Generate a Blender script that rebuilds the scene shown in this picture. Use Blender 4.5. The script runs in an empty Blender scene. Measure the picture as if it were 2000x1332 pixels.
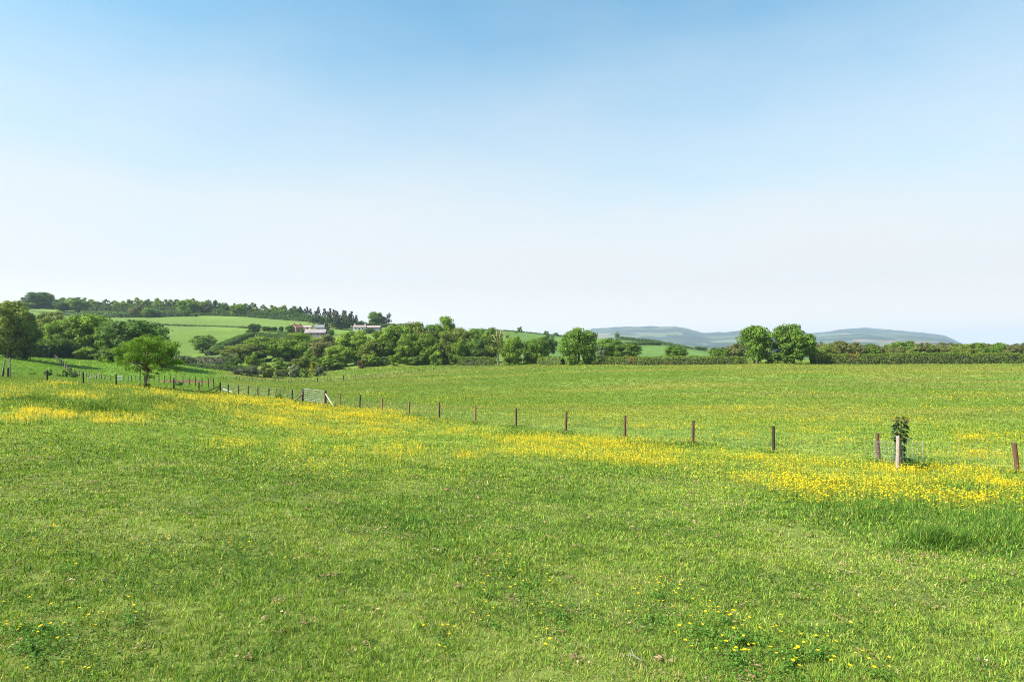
import bpy, math, random
import numpy as np
from mathutils import Vector, Matrix, Quaternion
rng = np.random.default_rng(7); random.seed(7)
sc = bpy.context.scene
C = sc.collection
R = math.radians

# ------------------------------------------------------------------ camera
F = 1250.0; HOR = 680.0; EYE = 1.75            # focal length in photo pixels, horizon row, eye height
PITCH = math.atan((HOR-666)/F)
cd = bpy.data.cameras.new('camera'); cam = bpy.data.objects.new('camera', cd); C.objects.link(cam)
cd.sensor_width = 36; cd.lens = F*36/2000; cd.clip_start = 0.05; cd.clip_end = 30000
cam.location = (0, 0, EYE); cam.rotation_euler = (math.pi/2+PITCH, 0, 0)
sc.camera = cam
# ------------------------------------------------------------------ light
SUN_DIR = Vector((-0.86, -0.36, 0.0)).normalized(); SUN_EL = R(44)
to_sun = Vector((SUN_DIR.x*math.cos(SUN_EL), SUN_DIR.y*math.cos(SUN_EL), math.sin(SUN_EL)))
sl = bpy.data.lights.new('sun', 'SUN'); sun = bpy.data.objects.new('sun', sl); C.objects.link(sun)
sl.energy = 4.8; sl.angle = R(0.53); sl.color = (1.0, 0.95, 0.86)
sun.rotation_euler = to_sun.to_track_quat('Z', 'Y').to_euler()
W = bpy.data.worlds.new("World"); sc.world = W; W.use_nodes = True
nt = W.node_tree; nt.nodes.clear()
def N(t, **k):
    n = nt.nodes.new(t)
    for a, b in k.items(): setattr(n, a, b)
    return n
sky = N('ShaderNodeTexSky', sky_type='NISHITA', sun_disc=False)
sky.sun_elevation = SUN_EL; sky.sun_rotation = math.atan2(to_sun.x, to_sun.y)
sky.air_density = 1.0; sky.dust_density = 1.0; sky.ozone_density = 1.5
tc = N('ShaderNodeTexCoord'); sep = N('ShaderNodeSeparateXYZ'); nt.links.new(tc.outputs['Generated'], sep.inputs[0])
mp = N('ShaderNodeMapping'); mp.inputs['Scale'].default_value = (1.6, 1.6, 5.0); nt.links.new(tc.outputs['Generated'], mp.inputs[0])
nz = N('ShaderNodeTexNoise'); nz.inputs['Scale'].default_value = 2.2; nz.inputs['Detail'].default_value = 5; nz.inputs['Roughness'].default_value = .5
nt.links.new(mp.outputs[0], nz.inputs[0])
# thin veil of high cloud: dense near the horizon, more to the left, streaky
m1 = N('ShaderNodeMath', operation='MULTIPLY_ADD'); nt.links.new(sep.outputs['X'], m1.inputs[0]); m1.inputs[1].default_value = 0.0; nt.links.new(sep.outputs['Z'], m1.inputs[2])
m2 = N('ShaderNodeMath', operation='MULTIPLY_ADD'); nt.links.new(nz.outputs[0], m2.inputs[0]); m2.inputs[1].default_value = -0.14; nt.links.new(m1.outputs[0], m2.inputs[2])
rp = N('ShaderNodeValToRGB'); nt.links.new(m2.outputs[0], rp.inputs[0])
e = rp.color_ramp.elements; e[0].position = 0.0; e[0].color = (1, 1, 1, 1); e[1].position = 0.44; e[1].color = (.11,)*3+(1,)
for p, v in ((.06, .98), (.13, .87), (.21, .63), (.30, .42), (.37, .24)):
    q = rp.color_ramp.elements.new(p); q.color = (v, v, v, 1)
tint = N('ShaderNodeMix', data_type='RGBA', blend_type='MULTIPLY'); tint.inputs[0].default_value = 1
nt.links.new(sky.outputs[0], tint.inputs[6]); tint.inputs[7].default_value = (0.51, 1.37, 1.42, 1)
mx = N('ShaderNodeMix', data_type='RGBA'); nt.links.new(rp.outputs[0], mx.inputs[0]); nt.links.new(tint.outputs[2], mx.inputs[6])
mx.inputs[7].default_value = (5.27, 5.36, 5.46, 1)
bg = N('ShaderNodeBackground'); bg.inputs[1].default_value = 0.07; hb = N('ShaderNodeMapRange'); nt.links.new(sep.outputs['Z'], hb.inputs[0]); hb.inputs[1].default_value = 0.0; hb.inputs[2].default_value = .10; hb.inputs[3].default_value = 1; hb.inputs[4].default_value = 0
hm = N('ShaderNodeMix', data_type='RGBA'); nt.links.new(hb.outputs[0], hm.inputs[0]); nt.links.new(mx.outputs[2], hm.inputs[6]); hm.inputs[7].default_value = (7.0, 6.5, 5.9, 1); nt.links.new(hm.outputs[2], bg.inputs[0])
wo = N('ShaderNodeOutputWorld'); nt.links.new(bg.outputs[0], wo.inputs[0])
sc.view_settings.view_transform = 'Standard'; sc.view_settings.look = 'None'; sc.view_settings.gamma = 1
sc.view_settings.use_curve_mapping = False
sc.view_settings.exposure = 1.25
sc.render.engine = 'CYCLES'
cy = sc.cycles; cy.max_bounces = 6; cy.diffuse_bounces = 3; cy.glossy_bounces = 2; cy.transmission_bounces = 4; cy.volume_bounces = 1
cy.filter_width = 1.0; cy.transparent_max_bounces = 4; cy.use_denoising = True; cy.denoiser = 'OPENIMAGEDENOISE'; cy.denoising_prefilter = 'NONE'; cy.denoising_input_passes = 'RGB_ALBEDO_NORMAL'; cy.sample_clamp_indirect = 6

# ------------------------------------------------------------------ helpers
def tag(o, label=None, cat=None, group=None, kind=None):
    for k, v in (('label', label), ('category', cat), ('group', group), ('kind', kind)):
        if v: o[k] = v
    return o
def link(name, data, parent=None, loc=None):
    o = bpy.data.objects.new(name, data); C.objects.link(o)
    if parent is not None: o.parent = parent
    if loc is not None: o.location = loc
    return o
def empty(name, loc, rz=0):
    o = link(name, None, None, loc); o.rotation_euler = (0, 0, rz); o.empty_display_size = .2
    return o
def mesh_arrays(name, V, faces, mats, fm=None, col=None, smooth=False):
    """faces: list of (n,k) int arrays; fm: list of material indices per block"""
    me = bpy.data.meshes.new(name)
    V = np.asarray(V, np.float32); me.vertices.add(len(V)); me.vertices.foreach_set('co', V.ravel())
    faces = [np.asarray(f, np.int32) for f in faces if len(f)]
    loops = np.concatenate([f.ravel() for f in faces])
    tot = np.concatenate([np.full(len(f), f.shape[1], np.int32) for f in faces])
    st = np.concatenate([[0], np.cumsum(tot)[:-1]]).astype(np.int32)
    me.loops.add(len(loops)); me.loops.foreach_set('vertex_index', loops)
    me.polygons.add(len(tot)); me.polygons.foreach_set('loop_start', st)
    for m in mats: me.materials.append(m)
    if fm is not None: me.polygons.foreach_set('material_index', np.asarray(fm, np.int32))
    if smooth: me.polygons.foreach_set('use_smooth', np.ones(len(tot), bool))
    if col is not None:
        c = np.ones((len(V), 4), np.float32); c[:, :3] = col
        a = me.attributes.new('col', 'FLOAT_COLOR', 'POINT'); a.data.foreach_set('color', c.ravel())
    me.update(calc_edges=True); me.validate()
    return me
class MB:
    """collects boxes, tubes and polygons into one mesh"""
    def __init__(s): s.v = []; s.f = []; s.m = []
    def poly(s, pts, m=0):
        b = len(s.v); s.v += [tuple(p) for p in pts]; s.f.append(tuple(range(b, b+len(pts)))); s.m.append(m)
    def box(s, c, d, rz=0, m=0):
        ca, sa = math.cos(rz), math.sin(rz); b = len(s.v)
        for k in (-1, 1):
            for i, j in ((-1, -1), (1, -1), (1, 1), (-1, 1)):
                x, y = i*d[0]/2, j*d[1]/2
                s.v.append((c[0]+x*ca-y*sa, c[1]+x*sa+y*ca, c[2]+k*d[2]/2))
        for q in ((0, 3, 2, 1), (4, 5, 6, 7), (0, 1, 5, 4), (1, 2, 6, 5), (2, 3, 7, 6), (3, 0, 4, 7)):
            s.f.append(tuple(b+i for i in q)); s.m.append(m)
    def tube(s, pts, rad, n=6, m=0, cap=True):
        pts = [Vector(p) for p in pts]; rings = []
        for i, p in enumerate(pts):
            d = (pts[min(i+1, len(pts)-1)]-pts[max(i-1, 0)]).normalized()
            a = d.orthogonal().normalized() if abs(d.z) < .95 else Vector((1, 0, 0)).cross(d).normalized()
            b2 = d.cross(a); r = rad[i] if hasattr(rad, '__len__') else rad
            rings.append([len(s.v)+k for k in range(n)])
            for k in range(n):
                t = 2*math.pi*k/n; s.v.append(tuple(p+a*(r*math.cos(t))+b2*(r*math.sin(t))))
        for i in range(len(pts)-1):
            # match ring twist by nearest vertex
            A, B = rings[i], rings[i+1]
            off = min(range(n), key=lambda o: (Vector(s.v[A[0]])-Vector(s.v[B[o]])).length)
            B = B[off:]+B[:off]; rings[i+1] = B
            for k in range(n):
                s.f.append((A[k], A[(k+1) % n], B[(k+1) % n], B[k])); s.m.append(m)
        if cap:
            s.f.append(tuple(rings[-1])); s.m.append(m); s.f.append(tuple(reversed(rings[0]))); s.m.append(m)
    def mesh(s, name, mats, smooth=False):
        me = bpy.data.meshes.new(name); me.from_pydata(s.v, [], s.f)
        for m in (mats if isinstance(mats, (list, tuple)) else [mats]): me.materials.append(m)
        me.polygons.foreach_set('material_index', s.m)
        if smooth: me.polygons.foreach_set('use_smooth', [True]*len(s.f))
        me.update(); return me
    def build(s, name, mats, parent=None, loc=None, smooth=False):
        return link(name, s.mesh(name, mats, smooth), parent, loc)
_tab = np.random.default_rng(3).random((256, 256)).astype(np.float32)
def vnoise(x, y, s, off=0):
    x = np.asarray(x, float)/s+off*17.3+1000; y = np.asarray(y, float)/s+off*9.7+1000
    xi = np.floor(x).astype(int); yi = np.floor(y).astype(int); fx = x-xi; fy = y-yi
    fx = fx*fx*(3-2*fx); fy = fy*fy*(3-2*fy); t = lambda a, b: _tab[a & 255, b & 255]
    return (t(xi, yi)*(1-fx)+t(xi+1, yi)*fx)*(1-fy)+(t(xi, yi+1)*(1-fx)+t(xi+1, yi+1)*fx)*fy
def fbm(x, y, s, off=0, o=3):
    r = 0; a = 1; tot = 0
    for i in range(o): r = r+a*vnoise(x, y, s/2**i, off+i*3); tot += a; a *= .55
    return r/tot
def sstep(a, b, x):
    t = np.clip((np.asarray(x, float)-a)/(b-a), 0, 1); return t*t*(3-2*t)

# ------------------------------------------------------------------ materials
def mat(name):
    m = bpy.data.materials.new(name); m.use_nodes = True; t = m.node_tree; t.nodes.clear()
    out = t.nodes.new('ShaderNodeOutputMaterial'); return m, t, out
def leaf_mat(name, colr, transl=.35, rough=.65, spec=.12, vary=.10):
    m, t, out = mat(name)
    at = t.nodes.new('ShaderNodeAttribute'); at.attribute_name = 'col'
    mu = t.nodes.new('ShaderNodeMix'); mu.data_type = 'RGBA'; mu.blend_type = 'MULTIPLY'; mu.inputs[0].default_value = 1
    mu.inputs[6].default_value = (*colr, 1); t.links.new(at.outputs[0], mu.inputs[7])
    oi = t.nodes.new('ShaderNodeObjectInfo'); hs = t.nodes.new('ShaderNodeHueSaturation')
    mr = t.nodes.new('ShaderNodeMapRange'); mr.inputs[3].default_value = 1-vary; mr.inputs[4].default_value = 1+vary
    t.links.new(oi.outputs['Random'], mr.inputs[0]); t.links.new(mr.outputs[0], hs.inputs['Value']); t.links.new(mu.outputs[2], hs.inputs['Color'])
    p = t.nodes.new('ShaderNodeBsdfPrincipled'); p.inputs['Roughness'].default_value = rough; p.inputs['Specular IOR Level'].default_value = spec
    tr = t.nodes.new('ShaderNodeBsdfTranslucent'); ms = t.nodes.new('ShaderNodeMixShader'); ms.inputs[0].default_value = transl
    hy = t.nodes.new('ShaderNodeMix'); hy.data_type = 'RGBA'; hy.blend_type = 'MULTIPLY'; hy.inputs[0].default_value = 1; hy.inputs[7].default_value = (1.25, 1.2, .6, 1)
    t.links.new(hs.outputs[0], p.inputs['Base Color']); t.links.new(hs.outputs[0], hy.inputs[6]); t.links.new(hy.outputs[2], tr.inputs[0])
    t.links.new(p.outputs[0], ms.inputs[1]); t.links.new(tr.outputs[0], ms.inputs[2]); t.links.new(ms.outputs[0], out.inputs[0])
    return m
def plain(name, c1, c2=None, scale=8, rough=.8, metal=0, stretch=(1, 1, 1), bump=0.0, detail=6):
    m, t, out = mat(name)
    p = t.nodes.new('ShaderNodeBsdfPrincipled'); p.inputs['Roughness'].default_value = rough; p.inputs['Metallic'].default_value = metal
    tcn = t.nodes.new('ShaderNodeTexCoord'); mpn = t.nodes.new('ShaderNodeMapping'); mpn.inputs['Scale'].default_value = stretch
    no = t.nodes.new('ShaderNodeTexNoise'); no.inputs['Scale'].default_value = scale; no.inputs['Detail'].default_value = detail
    t.links.new(tcn.outputs['Object'], mpn.inputs[0]); t.links.new(mpn.outputs[0], no.inputs[0])
    r = t.nodes.new('ShaderNodeValToRGB'); r.color_ramp.elements[0].position = .3; r.color_ramp.elements[1].position = .7
    r.color_ramp.elements[0].color = (*c1, 1); r.color_ramp.elements[1].color = (*(c2 or c1), 1)
    t.links.new(no.outputs[0], r.inputs[0]); t.links.new(r.outputs[0], p.inputs['Base Color'])
    if bump:
        b = t.nodes.new('ShaderNodeBump'); b.inputs['Strength'].default_value = bump; t.links.new(no.outputs[0], b.inputs['Height']); t.links.new(b.outputs[0], p.inputs['Normal'])
    t.links.new(p.outputs[0], out.inputs[0]); return m
M = {}
M['fresh'] = leaf_mat('leaf_fresh', (.165, .250, .027))
M['mid'] = leaf_mat('leaf_mid', (.128, .212, .028))
M['dark'] = leaf_mat('leaf_dark', (.078, .138, .024))
M['olive'] = leaf_mat('leaf_olive', (.165, .205, .036))
M['brownish'] = leaf_mat('leaf_brownish', (.150, .158, .048))
M['grey'] = leaf_mat('leaf_grey', (.13, .15, .085))
M['pale'] = leaf_mat('leaf_pale', (.30, .32, .20))
M['yellow'] = leaf_mat('leaf_yellow', (.34, .32, .02))
M['pine'] = leaf_mat('needle', (.030, .052, .022), transl=.12)
M['field'] = leaf_mat('leaf_field_tree', (.150, .220, .026))
M['hedge'] = leaf_mat('leaf_hedge', (.140, .195, .032))
M['redhedge'] = leaf_mat('leaf_red', (.11, .062, .034))
M['hedgecore'] = plain('hedge_block_core', (.022, .026, .010), (.035, .032, .014), 3)  # dark colour of the light-blocking core inside hedges
M['bark'] = plain('bark', (.075, .058, .042), (.15, .125, .095), 6, .95, 0, (3, 3, .6), .6)
M['palebark'] = plain('pale_bark', (.30, .24, .18), (.46, .40, .32), 3, .9, 0, (3, 3, .4), .5)
M['post'] = plain('post_brown', (.045, .024, .014), (.12, .060, .034), 9, .85, 0, (4, 4, .5), .5)
M['post_red'] = plain('post_red', (.062, .026, .016), (.150, .064, .038), 9, .85, 0, (4, 4, .5), .5)
M['post_dark'] = plain('post_dark', (.018, .011, .008), (.050, .030, .020), 9, .85, 0, (4, 4, .5), .5)
M['post_orange'] = plain('post_orange', (.12, .058, .026), (.30, .16, .075), 9, .85, 0, (4, 4, .5), .5)
M['post_grey'] = plain('post_grey', (.13, .11, .095), (.27, .24, .20), 9, .9, 0, (4, 4, .5), .5)
M['peeled'] = plain('peeled_timber', (.32, .25, .17), (.46, .39, .29), 9, .8, 0, (4, 4, .5), .3)
M['bleached'] = plain('bleached_timber', (.22, .165, .125), (.40, .32, .26), 9, .85, 0, (5, 5, .5), .4)
M['wire'] = plain('galvanised_wire', (.34, .35, .35), (.45, .46, .46), 20, .45, .6)
M['galv'] = plain('galvanised_steel', (.25, .26, .27), (.38, .39, .40), 14, .5, .4)
M['plastic'] = plain('white_sack', (.55, .55, .55), (.7, .7, .7), 12, .5)

# ------------------------------------------------------------------ terrain: g=(z-ground at eye)/r interpolated over (bearing, ln r)
def ray(px, py):
    u = (np.asarray(px, float)-1000)/F; v = (666-np.asarray(py, float))/F
    return np.stack([u, math.cos(PITCH)-v*math.sin(PITCH), math.sin(PITCH)+v*math.cos(PITCH)], -1)
def at(px, py, Y):
    d = ray(px, py); return d*(np.asarray(Y, float)/d[..., 1])[..., None]+np.array([0, 0, EYE])
CP = [(1000,1332,3.75),(-100,1330,3.8),(2100,1332,3.75),
 # near fence line
 (1985,922,20),(1715,899,22.9),(1510,883,25.8),(1353,867,28.8),(1220,855,31.8),(1105,843,34.8),(1008,834,37.8),(928,825,40.8),
 (858,818,43.8),(799,811,46.8),(746,804,49.8),(703,798,52.8),(664,793,55.8),(637,789,57.6),(595,785,60.3),(525,776,62.5),(430,766,65),
 (340,759,61),(227,752,57.5),(163,749,55.5),(93,744,53.5),(10,737,51.5),(-90,735,48),
 (1000,935,13.5),(1500,975,11.5),(1900,1000,10.5),(500,905,13),(0,880,13),(250,800,30),(600,860,28),(0,790,26),
 # field beyond the fence
 (1985,830,39),(1500,790,60),(1950,778,68),(1500,752,92),(1950,748,95),(1500,728,128),(1900,727,128),(1500,711,178),(1950,710,176),(1250,714,178),(1131,713,183),
 (2150,709,178),(1000,775,80),(1000,745,122),(1000,722,180),(980,713,216),(850,713,226),(750,714,228),(800,760,100),(800,735,165),(690,722,215),
 (650,765,92),(620,748,165),(530,748,170),(600,736,205),(520,734,205),(440,741,165),(450,724,208),(440,750,120),
 (370,750,95),(273,748,101),(200,745,114),(150,724,146),(98,694,192),(200,702,188),(300,711,184),(370,728,180),(0,692,172),(-80,690,170),(0,727,82),(120,737,90),(0,705,130),(60,710,140),
 # hillside beyond
 (360,697,300),(400,688,330),(400,665,400),(330,668,380),(440,645,450),(487,652,430),(560,652,445),(617,657,440),(690,648,470),(640,690,300),(520,700,270),
 (380,637,480),(380,613,580),(480,618,570),(300,635,480),(200,608,600),(90,603,610),(0,603,620),(-100,602,620),(620,629,560),(700,637,570),(770,641,590),
 (150,618,560),(240,625,520),(0,650,400),(150,655,370),(250,650,380),(850,648,560),(950,645,590),(1030,650,600),(1090,656,610),(1180,661,620),(1260,668,600),(1385,687,560),
 (1450,698,420),(1000,690,330),(850,690,320),(1130,688,400),(1300,693,400),(1200,676,520),(1100,672,520),(1600,703,300),(1900,702,300),(2100,702,300),(1600,700,500),(1900,699,500),(2100,699,500)]
# beyond the crest the land falls away
for px, py in ((-150,612),(0,612),(150,612),(300,616),(450,620),(600,630),(750,645),(900,652),(1000,656),(1100,662),(1200,668),(1300,685),(1450,699),(1700,698),(2000,698),(2150,698)):
    CP.append((px, py+14, 760)); CP.append((px, (py+HOR)/2+16, 1100))
CPp = at([c[0] for c in CP], [c[1] for c in CP], [c[2] for c in CP])
def tl(X, Y): return np.arctan2(X, Y), np.log(np.maximum(np.hypot(X, Y), 1e-6))
_ct, _cl = tl(CPp[:, 0], CPp[:, 1]); _cg = (CPp[:, 2])/np.exp(_cl)
KT = 2.6
def _phi(a, b, c, d):
    r2 = (KT*(a[:, None]-c[None]))**2+(b[:, None]-d[None])**2; return r2*np.sqrt(r2+1e-4)*.0+np.where(r2 > 0, r2*np.log(r2+1e-9), 0)
_n = len(CP); A = np.zeros((_n+3, _n+3)); A[:_n, :_n] = _phi(_ct, _cl, _ct, _cl)+np.eye(_n)*2e-3
P = np.stack([np.ones(_n), KT*_ct, _cl], 1); A[:_n, _n:] = P; A[_n:, :_n] = P.T
_w = np.linalg.solve(A, np.concatenate([_cg, np.zeros(3)]))
NT, NR = 900, 330; R0, R1 = 0.4, 1150.0
TH = np.linspace(-math.pi, math.pi, NT+1); LR = np.linspace(math.log(R0), math.log(R1), NR)
te = np.sign(TH)*.74*np.tanh(np.abs(TH)/.74*1.0)
te = np.where(np.abs(TH) < .62, TH, np.sign(TH)*(.62+.12*np.tanh((np.abs(TH)-.62)/.12)))
le = np.clip(LR, math.log(3.2), None)
TT, LL = np.meshgrid(te, le, indexing='ij')
g = np.zeros(TT.size); tf, lf = TT.ravel(), LL.ravel()
for i in range(0, len(tf), 20000):
    g[i:i+20000] = _phi(tf[i:i+20000], lf[i:i+20000], _ct, _cl)@_w[:_n]+np.stack([np.ones(len(tf[i:i+20000])), KT*tf[i:i+20000], lf[i:i+20000]], 1)@_w[_n:]
RR = np.exp(LR)[None, :]*np.ones((NT+1, 1)); GX = RR*np.sin(TH)[:, None]; GY = RR*np.cos(TH)[:, None]
GZ = g.reshape(TT.shape)*RR
back = sstep(1.1, 1.9, np.abs(TH))[:, None]; GZ = GZ*(1-back)+back*np.clip(GZ, -6, 4)
GZ += (fbm(GX, GY, 1.1, 1, 2)-.5)*.07*sstep(90, 30, RR)+(fbm(GX, GY, 6, 2)-.5)*.26*sstep(2, 9, RR)*sstep(400, 150, RR)+(fbm(GX, GY, 26, 5)-.5)*.5*sstep(60, 110, RR)*sstep(500, 250, RR)
# a low grassy bank across the far side of the neighbouring field
PXg = 1000+F*GX/np.maximum(GY, .1)
GZ += .45*np.exp(-((GY-112-6*(vnoise(GX, GY, 40, 4)-.5))/7)**2)*sstep(1020, 1250, PXg)*(GY > 20)
GZ += .55*np.exp(-((GY-128)/2.6)**2)*sstep(300, 318, PXg)*sstep(440, 400, PXg)*(GY > 20)
def gz(X, Y):
    X = np.asarray(X, float); Y = np.asarray(Y, float)
    t, l = tl(X, Y); a = (t+math.pi)/(2*math.pi)*NT; b = (np.clip(l, LR[0], LR[-1])-LR[0])/(LR[1]-LR[0])
    i = np.clip(a.astype(int), 0, NT-1); j = np.clip(b.astype(int), 0, NR-2); fa = a-i; fb = b-j
    return (GZ[i, j]*(1-fa)+GZ[i+1, j]*fa)*(1-fb)+(GZ[i, j+1]*(1-fa)+GZ[i+1, j+1]*fa)*fb
_E = np.maximum.accumulate((GZ-EYE)/RR, axis=1)
def hit(px, py):
    """ground point seen at photo pixel"""
    d = ray(px, py); t = np.arctan2(d[:, 0], d[:, 1]); el = d[:, 2]/np.hypot(d[:, 0], d[:, 1])
    i = np.clip(np.rint((t+math.pi)/(2*math.pi)*NT).astype(int), 0, NT)
    out = np.zeros(len(t))
    for k in range(0, len(t), 20000):
        s = slice(k, k+20000); e = _E[i[s]]; m = e >= el[s][:, None]
        j = np.clip(m.argmax(1), 1, NR-1); j = np.where(m.any(1), j, NR-1)
        e0 = e[np.arange(len(j)), j-1]; e1 = e[np.arange(len(j)), j]
        f = np.clip((el[s]-e0)/np.maximum(e1-e0, 1e-9), 0, 1); out[s] = np.exp(LR[j-1]+f*(LR[1]-LR[0]))
    return out*np.sin(t), out*np.cos(t)

# grass field colour (what grows there), as a point colour of the ground
def fieldcol(X, Y):
    r = np.hypot(X, Y); px = 1000+F*X/np.maximum(Y, .1)
    n1 = fbm(X, Y, 9, 11); n2 = fbm(X*.25, Y, 11, 12); n3 = fbm(X, Y, 2.0, 13, 3)
    base = np.array([.145, .218, .032]); yel = np.array([.215, .246, .042]); dk = np.array([.100, .180, .022])
    a = sstep(.42, .62, .65*n2+.35*n1)[..., None]; b = sstep(.48, .78, n3*.5+n1*.5)[..., None]
    c = base*(1-a)+yel*a; c = c*(1-.55*b)+dk*.55*b
    tn = .6*(sstep(.52, .70, fbm(X*.2, Y, 7, 14))*sstep(35, 60, Y))[..., None]; c = c*(1-.5*tn)+.5*tn*np.array([.24, .21, .07])
    # smooth grazed field on the left beyond the fence
    L = (sstep(470, 400, px)*sstep(62, 72, Y)*sstep(225, 205, Y))[..., None]
    c = c*(1-L)+L*(np.array([.140, .245, .026])*(0.85+.3*n2[..., None]))
    Hh = (sstep(225, 260, r)*sstep(1180, 1100, px))[..., None]
    c = c*(1-Hh)+Hh*(np.array([.112, .172, .026])*(0.68+.64*fbm(X, Y, 38, 21)[..., None]))
    up = (sstep(455, 462, Y)*sstep(900, 800, px))[..., None]; c = c*(1-up)+up*(np.array([.122, .178, .036])*(0.66+.68*fbm(X*.5, Y, 26, 22)[..., None]))
    Rr = (sstep(260, 300, r)*sstep(980, 1010, px))[..., None]; c = c*(1-Rr)+Rr*(np.array([.088, .152, .030])*(0.7+.6*fbm(X, Y, 40, 23)[..., None]))
    return c
gc = fieldcol(GX, GY)
PXv = 1000+F*GX/np.maximum(GY, .1)
def earthf(X, Y):
    px = 1000+F*X/np.maximum(Y, .1); n = (fbm(X, Y, 3, 31)-.5)*24; e = sstep(298, 316, px+n)*sstep(444, 405, px+n)
    return e*sstep(94, 98, Y+n*.15)*sstep(123, 119, Y+n*.1), e*sstep(121, 124, Y)*sstep(137, 132, Y)
ta, br = earthf(GX, GY); ta = .75*ta[..., None]; br = br[..., None]
gc = gc*(1-ta)+ta*np.array([.27, .235, .115]); gc = gc*(1-br)+br*np.array([.13, .062, .034])
near = sstep(30, 14, RR)[..., None]; gc = gc*(1-.85*near)+.85*near*np.array([.11, .13, .03])
idx = np.arange((NT+1)*NR).reshape(NT+1, NR)
quads = np.stack([idx[:-1, :-1], idx[1:, :-1], idx[1:, 1:], idx[:-1, 1:]], -1).reshape(-1, 4)[:, ::-1]
V = np.stack([GX, GY, GZ], -1).reshape(-1, 3); col = gc.reshape(-1, 3)
# skirt out to the horizon and a cap below the viewer
rs = [1600, 2600, 4500, 11800]; ex = []; last = idx[:, -1]; nf = []
zf = GZ[:, -1]
for k, rr in enumerate(rs):
    zz = zf+(-45-zf)*[.5, .9, 1, 1][k]
    b = len(V)+sum(len(q) for q in ex); ex.append(np.stack([rr*np.sin(TH), rr*np.cos(TH), zz], -1)); cur = b+np.arange(NT+1)
    nf.append(np.stack([last[:-1], cur[:-1], cur[1:], last[1:]], -1)); last = cur
V = np.concatenate([V]+ex); col = np.concatenate([col, np.tile([.07, .11, .035], (len(V)-len(col), 1))])
V = np.concatenate([V, [[0, 0, float(GZ[:, 0].mean())]]]); col = np.concatenate([col, [[.06, .08, .02]]]); ci = len(V)-1
tri = np.stack([idx[:-1, 0], np.full(NT, ci), idx[1:, 0]], -1)
m, t, out = mat('meadow_ground')
p = t.nodes.new('ShaderNodeBsdfPrincipled'); p.inputs['Roughness'].default_value = .95; p.inputs['Specular IOR Level'].default_value = .1
atn = t.nodes.new('ShaderNodeAttribute'); atn.attribute_name = 'col'
tcn = t.nodes.new('ShaderNodeTexCoord')
prev = atn.outputs[0]
for scl, lo, hi in ((.45, .78, 1.22), (2.2, .72, 1.28), (11., .7, 1.3)):
    no = t.nodes.new('ShaderNodeTexNoise'); no.inputs['Scale'].default_value = scl; no.inputs['Detail'].default_value = 5; no.inputs['Roughness'].default_value = .65
    t.links.new(tcn.outputs['Object'], no.inputs[0])
    mr = t.nodes.new('ShaderNodeMapRange'); mr.inputs[1].default_value = .3; mr.inputs[2].default_value = .7; mr.inputs[3].default_value = lo; mr.inputs[4].default_value = hi
    t.links.new(no.outputs[0], mr.inputs[0])
    vm = t.nodes.new('ShaderNodeVectorMath'); vm.operation = 'SCALE'; t.links.new(prev, vm.inputs[0]); t.links.new(mr.outputs[0], vm.inputs['Scale']); prev = vm.outputs[0]
t.links.new(prev, p.inputs['Base Color']); t.links.new(p.outputs[0], out.inputs[0])
gm = mesh_arrays('ground', V, [quads, np.concatenate(nf)[:, ::-1], tri], [m], None, col, True)
tag(link('ground', gm), 'rolling green pasture falling away to a valley and rising again', 'ground', kind='structure')

# ------------------------------------------------------------------ far hills
hx = np.array([700, 950, 1100, 1138, 1153, 1200, 1320, 1345, 1372, 1400, 1450, 1585, 1640, 1690, 1740, 1800, 1845, 1866, 1900, 2100, 2300])
hy = np.array([676, 676, 670, 660, 645, 640.5, 639.5, 644, 652.5, 652, 649.5, 655, 648.5, 646.5, 651, 654, 660, 668, 682, 686, 686])
th = np.linspace(math.atan(-.35), math.atan(1.1), 420); rr_ = np.linspace(3000, 11500, 120)
PXh = 1000+F*np.tan(th); top = np.interp(PXh, hx, hy)
k2 = sstep(1440, 1600, PXh); Rc = 7600+1500*k2
TH2, RR2 = np.meshgrid(th, rr_, indexing='ij'); X2, Y2 = RR2*np.sin(TH2), RR2*np.cos(TH2)
ridge = (HOR-top)/F*Rc+12
rd = ridge[:, None]+(fbm(X2, Y2, 600, 41)-.5)*22+(fbm(X2, Y2, 150, 44)-.5)*24
prof = sstep(2700, 1, np.abs(RR2-Rc[:, None]))**1.0
prof = np.where(RR2 < Rc[:, None], np.clip((RR2-3300)/(Rc[:, None]-3300), 0, 1)**1.3, 1-.8*np.clip((RR2-Rc[:, None])/2000, 0, 1))
Z2 = -42+(rd+42)*prof+(fbm(X2, Y2, 1300, 42)-.5)*75*np.clip(prof*3, 0, 1)*(1-prof)*2
i2 = np.arange(Z2.size).reshape(Z2.shape)
q2 = np.stack([i2[:-1, :-1], i2[1:, :-1], i2[1:, 1:], i2[:-1, 1:]], -1).reshape(-1, 4)[:, ::-1]
m, t, out = mat('far_farmland')
p = t.nodes.new('ShaderNodeBsdfPrincipled'); p.inputs['Roughness'].default_value = 1; p.inputs['Specular IOR Level'].default_value = 0
tcn = t.nodes.new('ShaderNodeTexCoord'); mpn = t.nodes.new('ShaderNodeMapping'); mpn.inputs['Scale'].default_value = (1, .55, 1)
t.links.new(tcn.outputs['Object'], mpn.inputs[0])
vo = t.nodes.new('ShaderNodeTexVoronoi'); vo.inputs['Scale'].default_value = 1/260; t.links.new(mpn.outputs[0], vo.inputs[0])
sp = t.nodes.new('ShaderNodeSeparateColor'); t.links.new(vo.outputs['Color'], sp.inputs[0])
rp2 = t.nodes.new('ShaderNodeValToRGB'); t.links.new(sp.outputs[0], rp2.inputs[0]); rp2.color_ramp.interpolation = 'CONSTANT'
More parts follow.
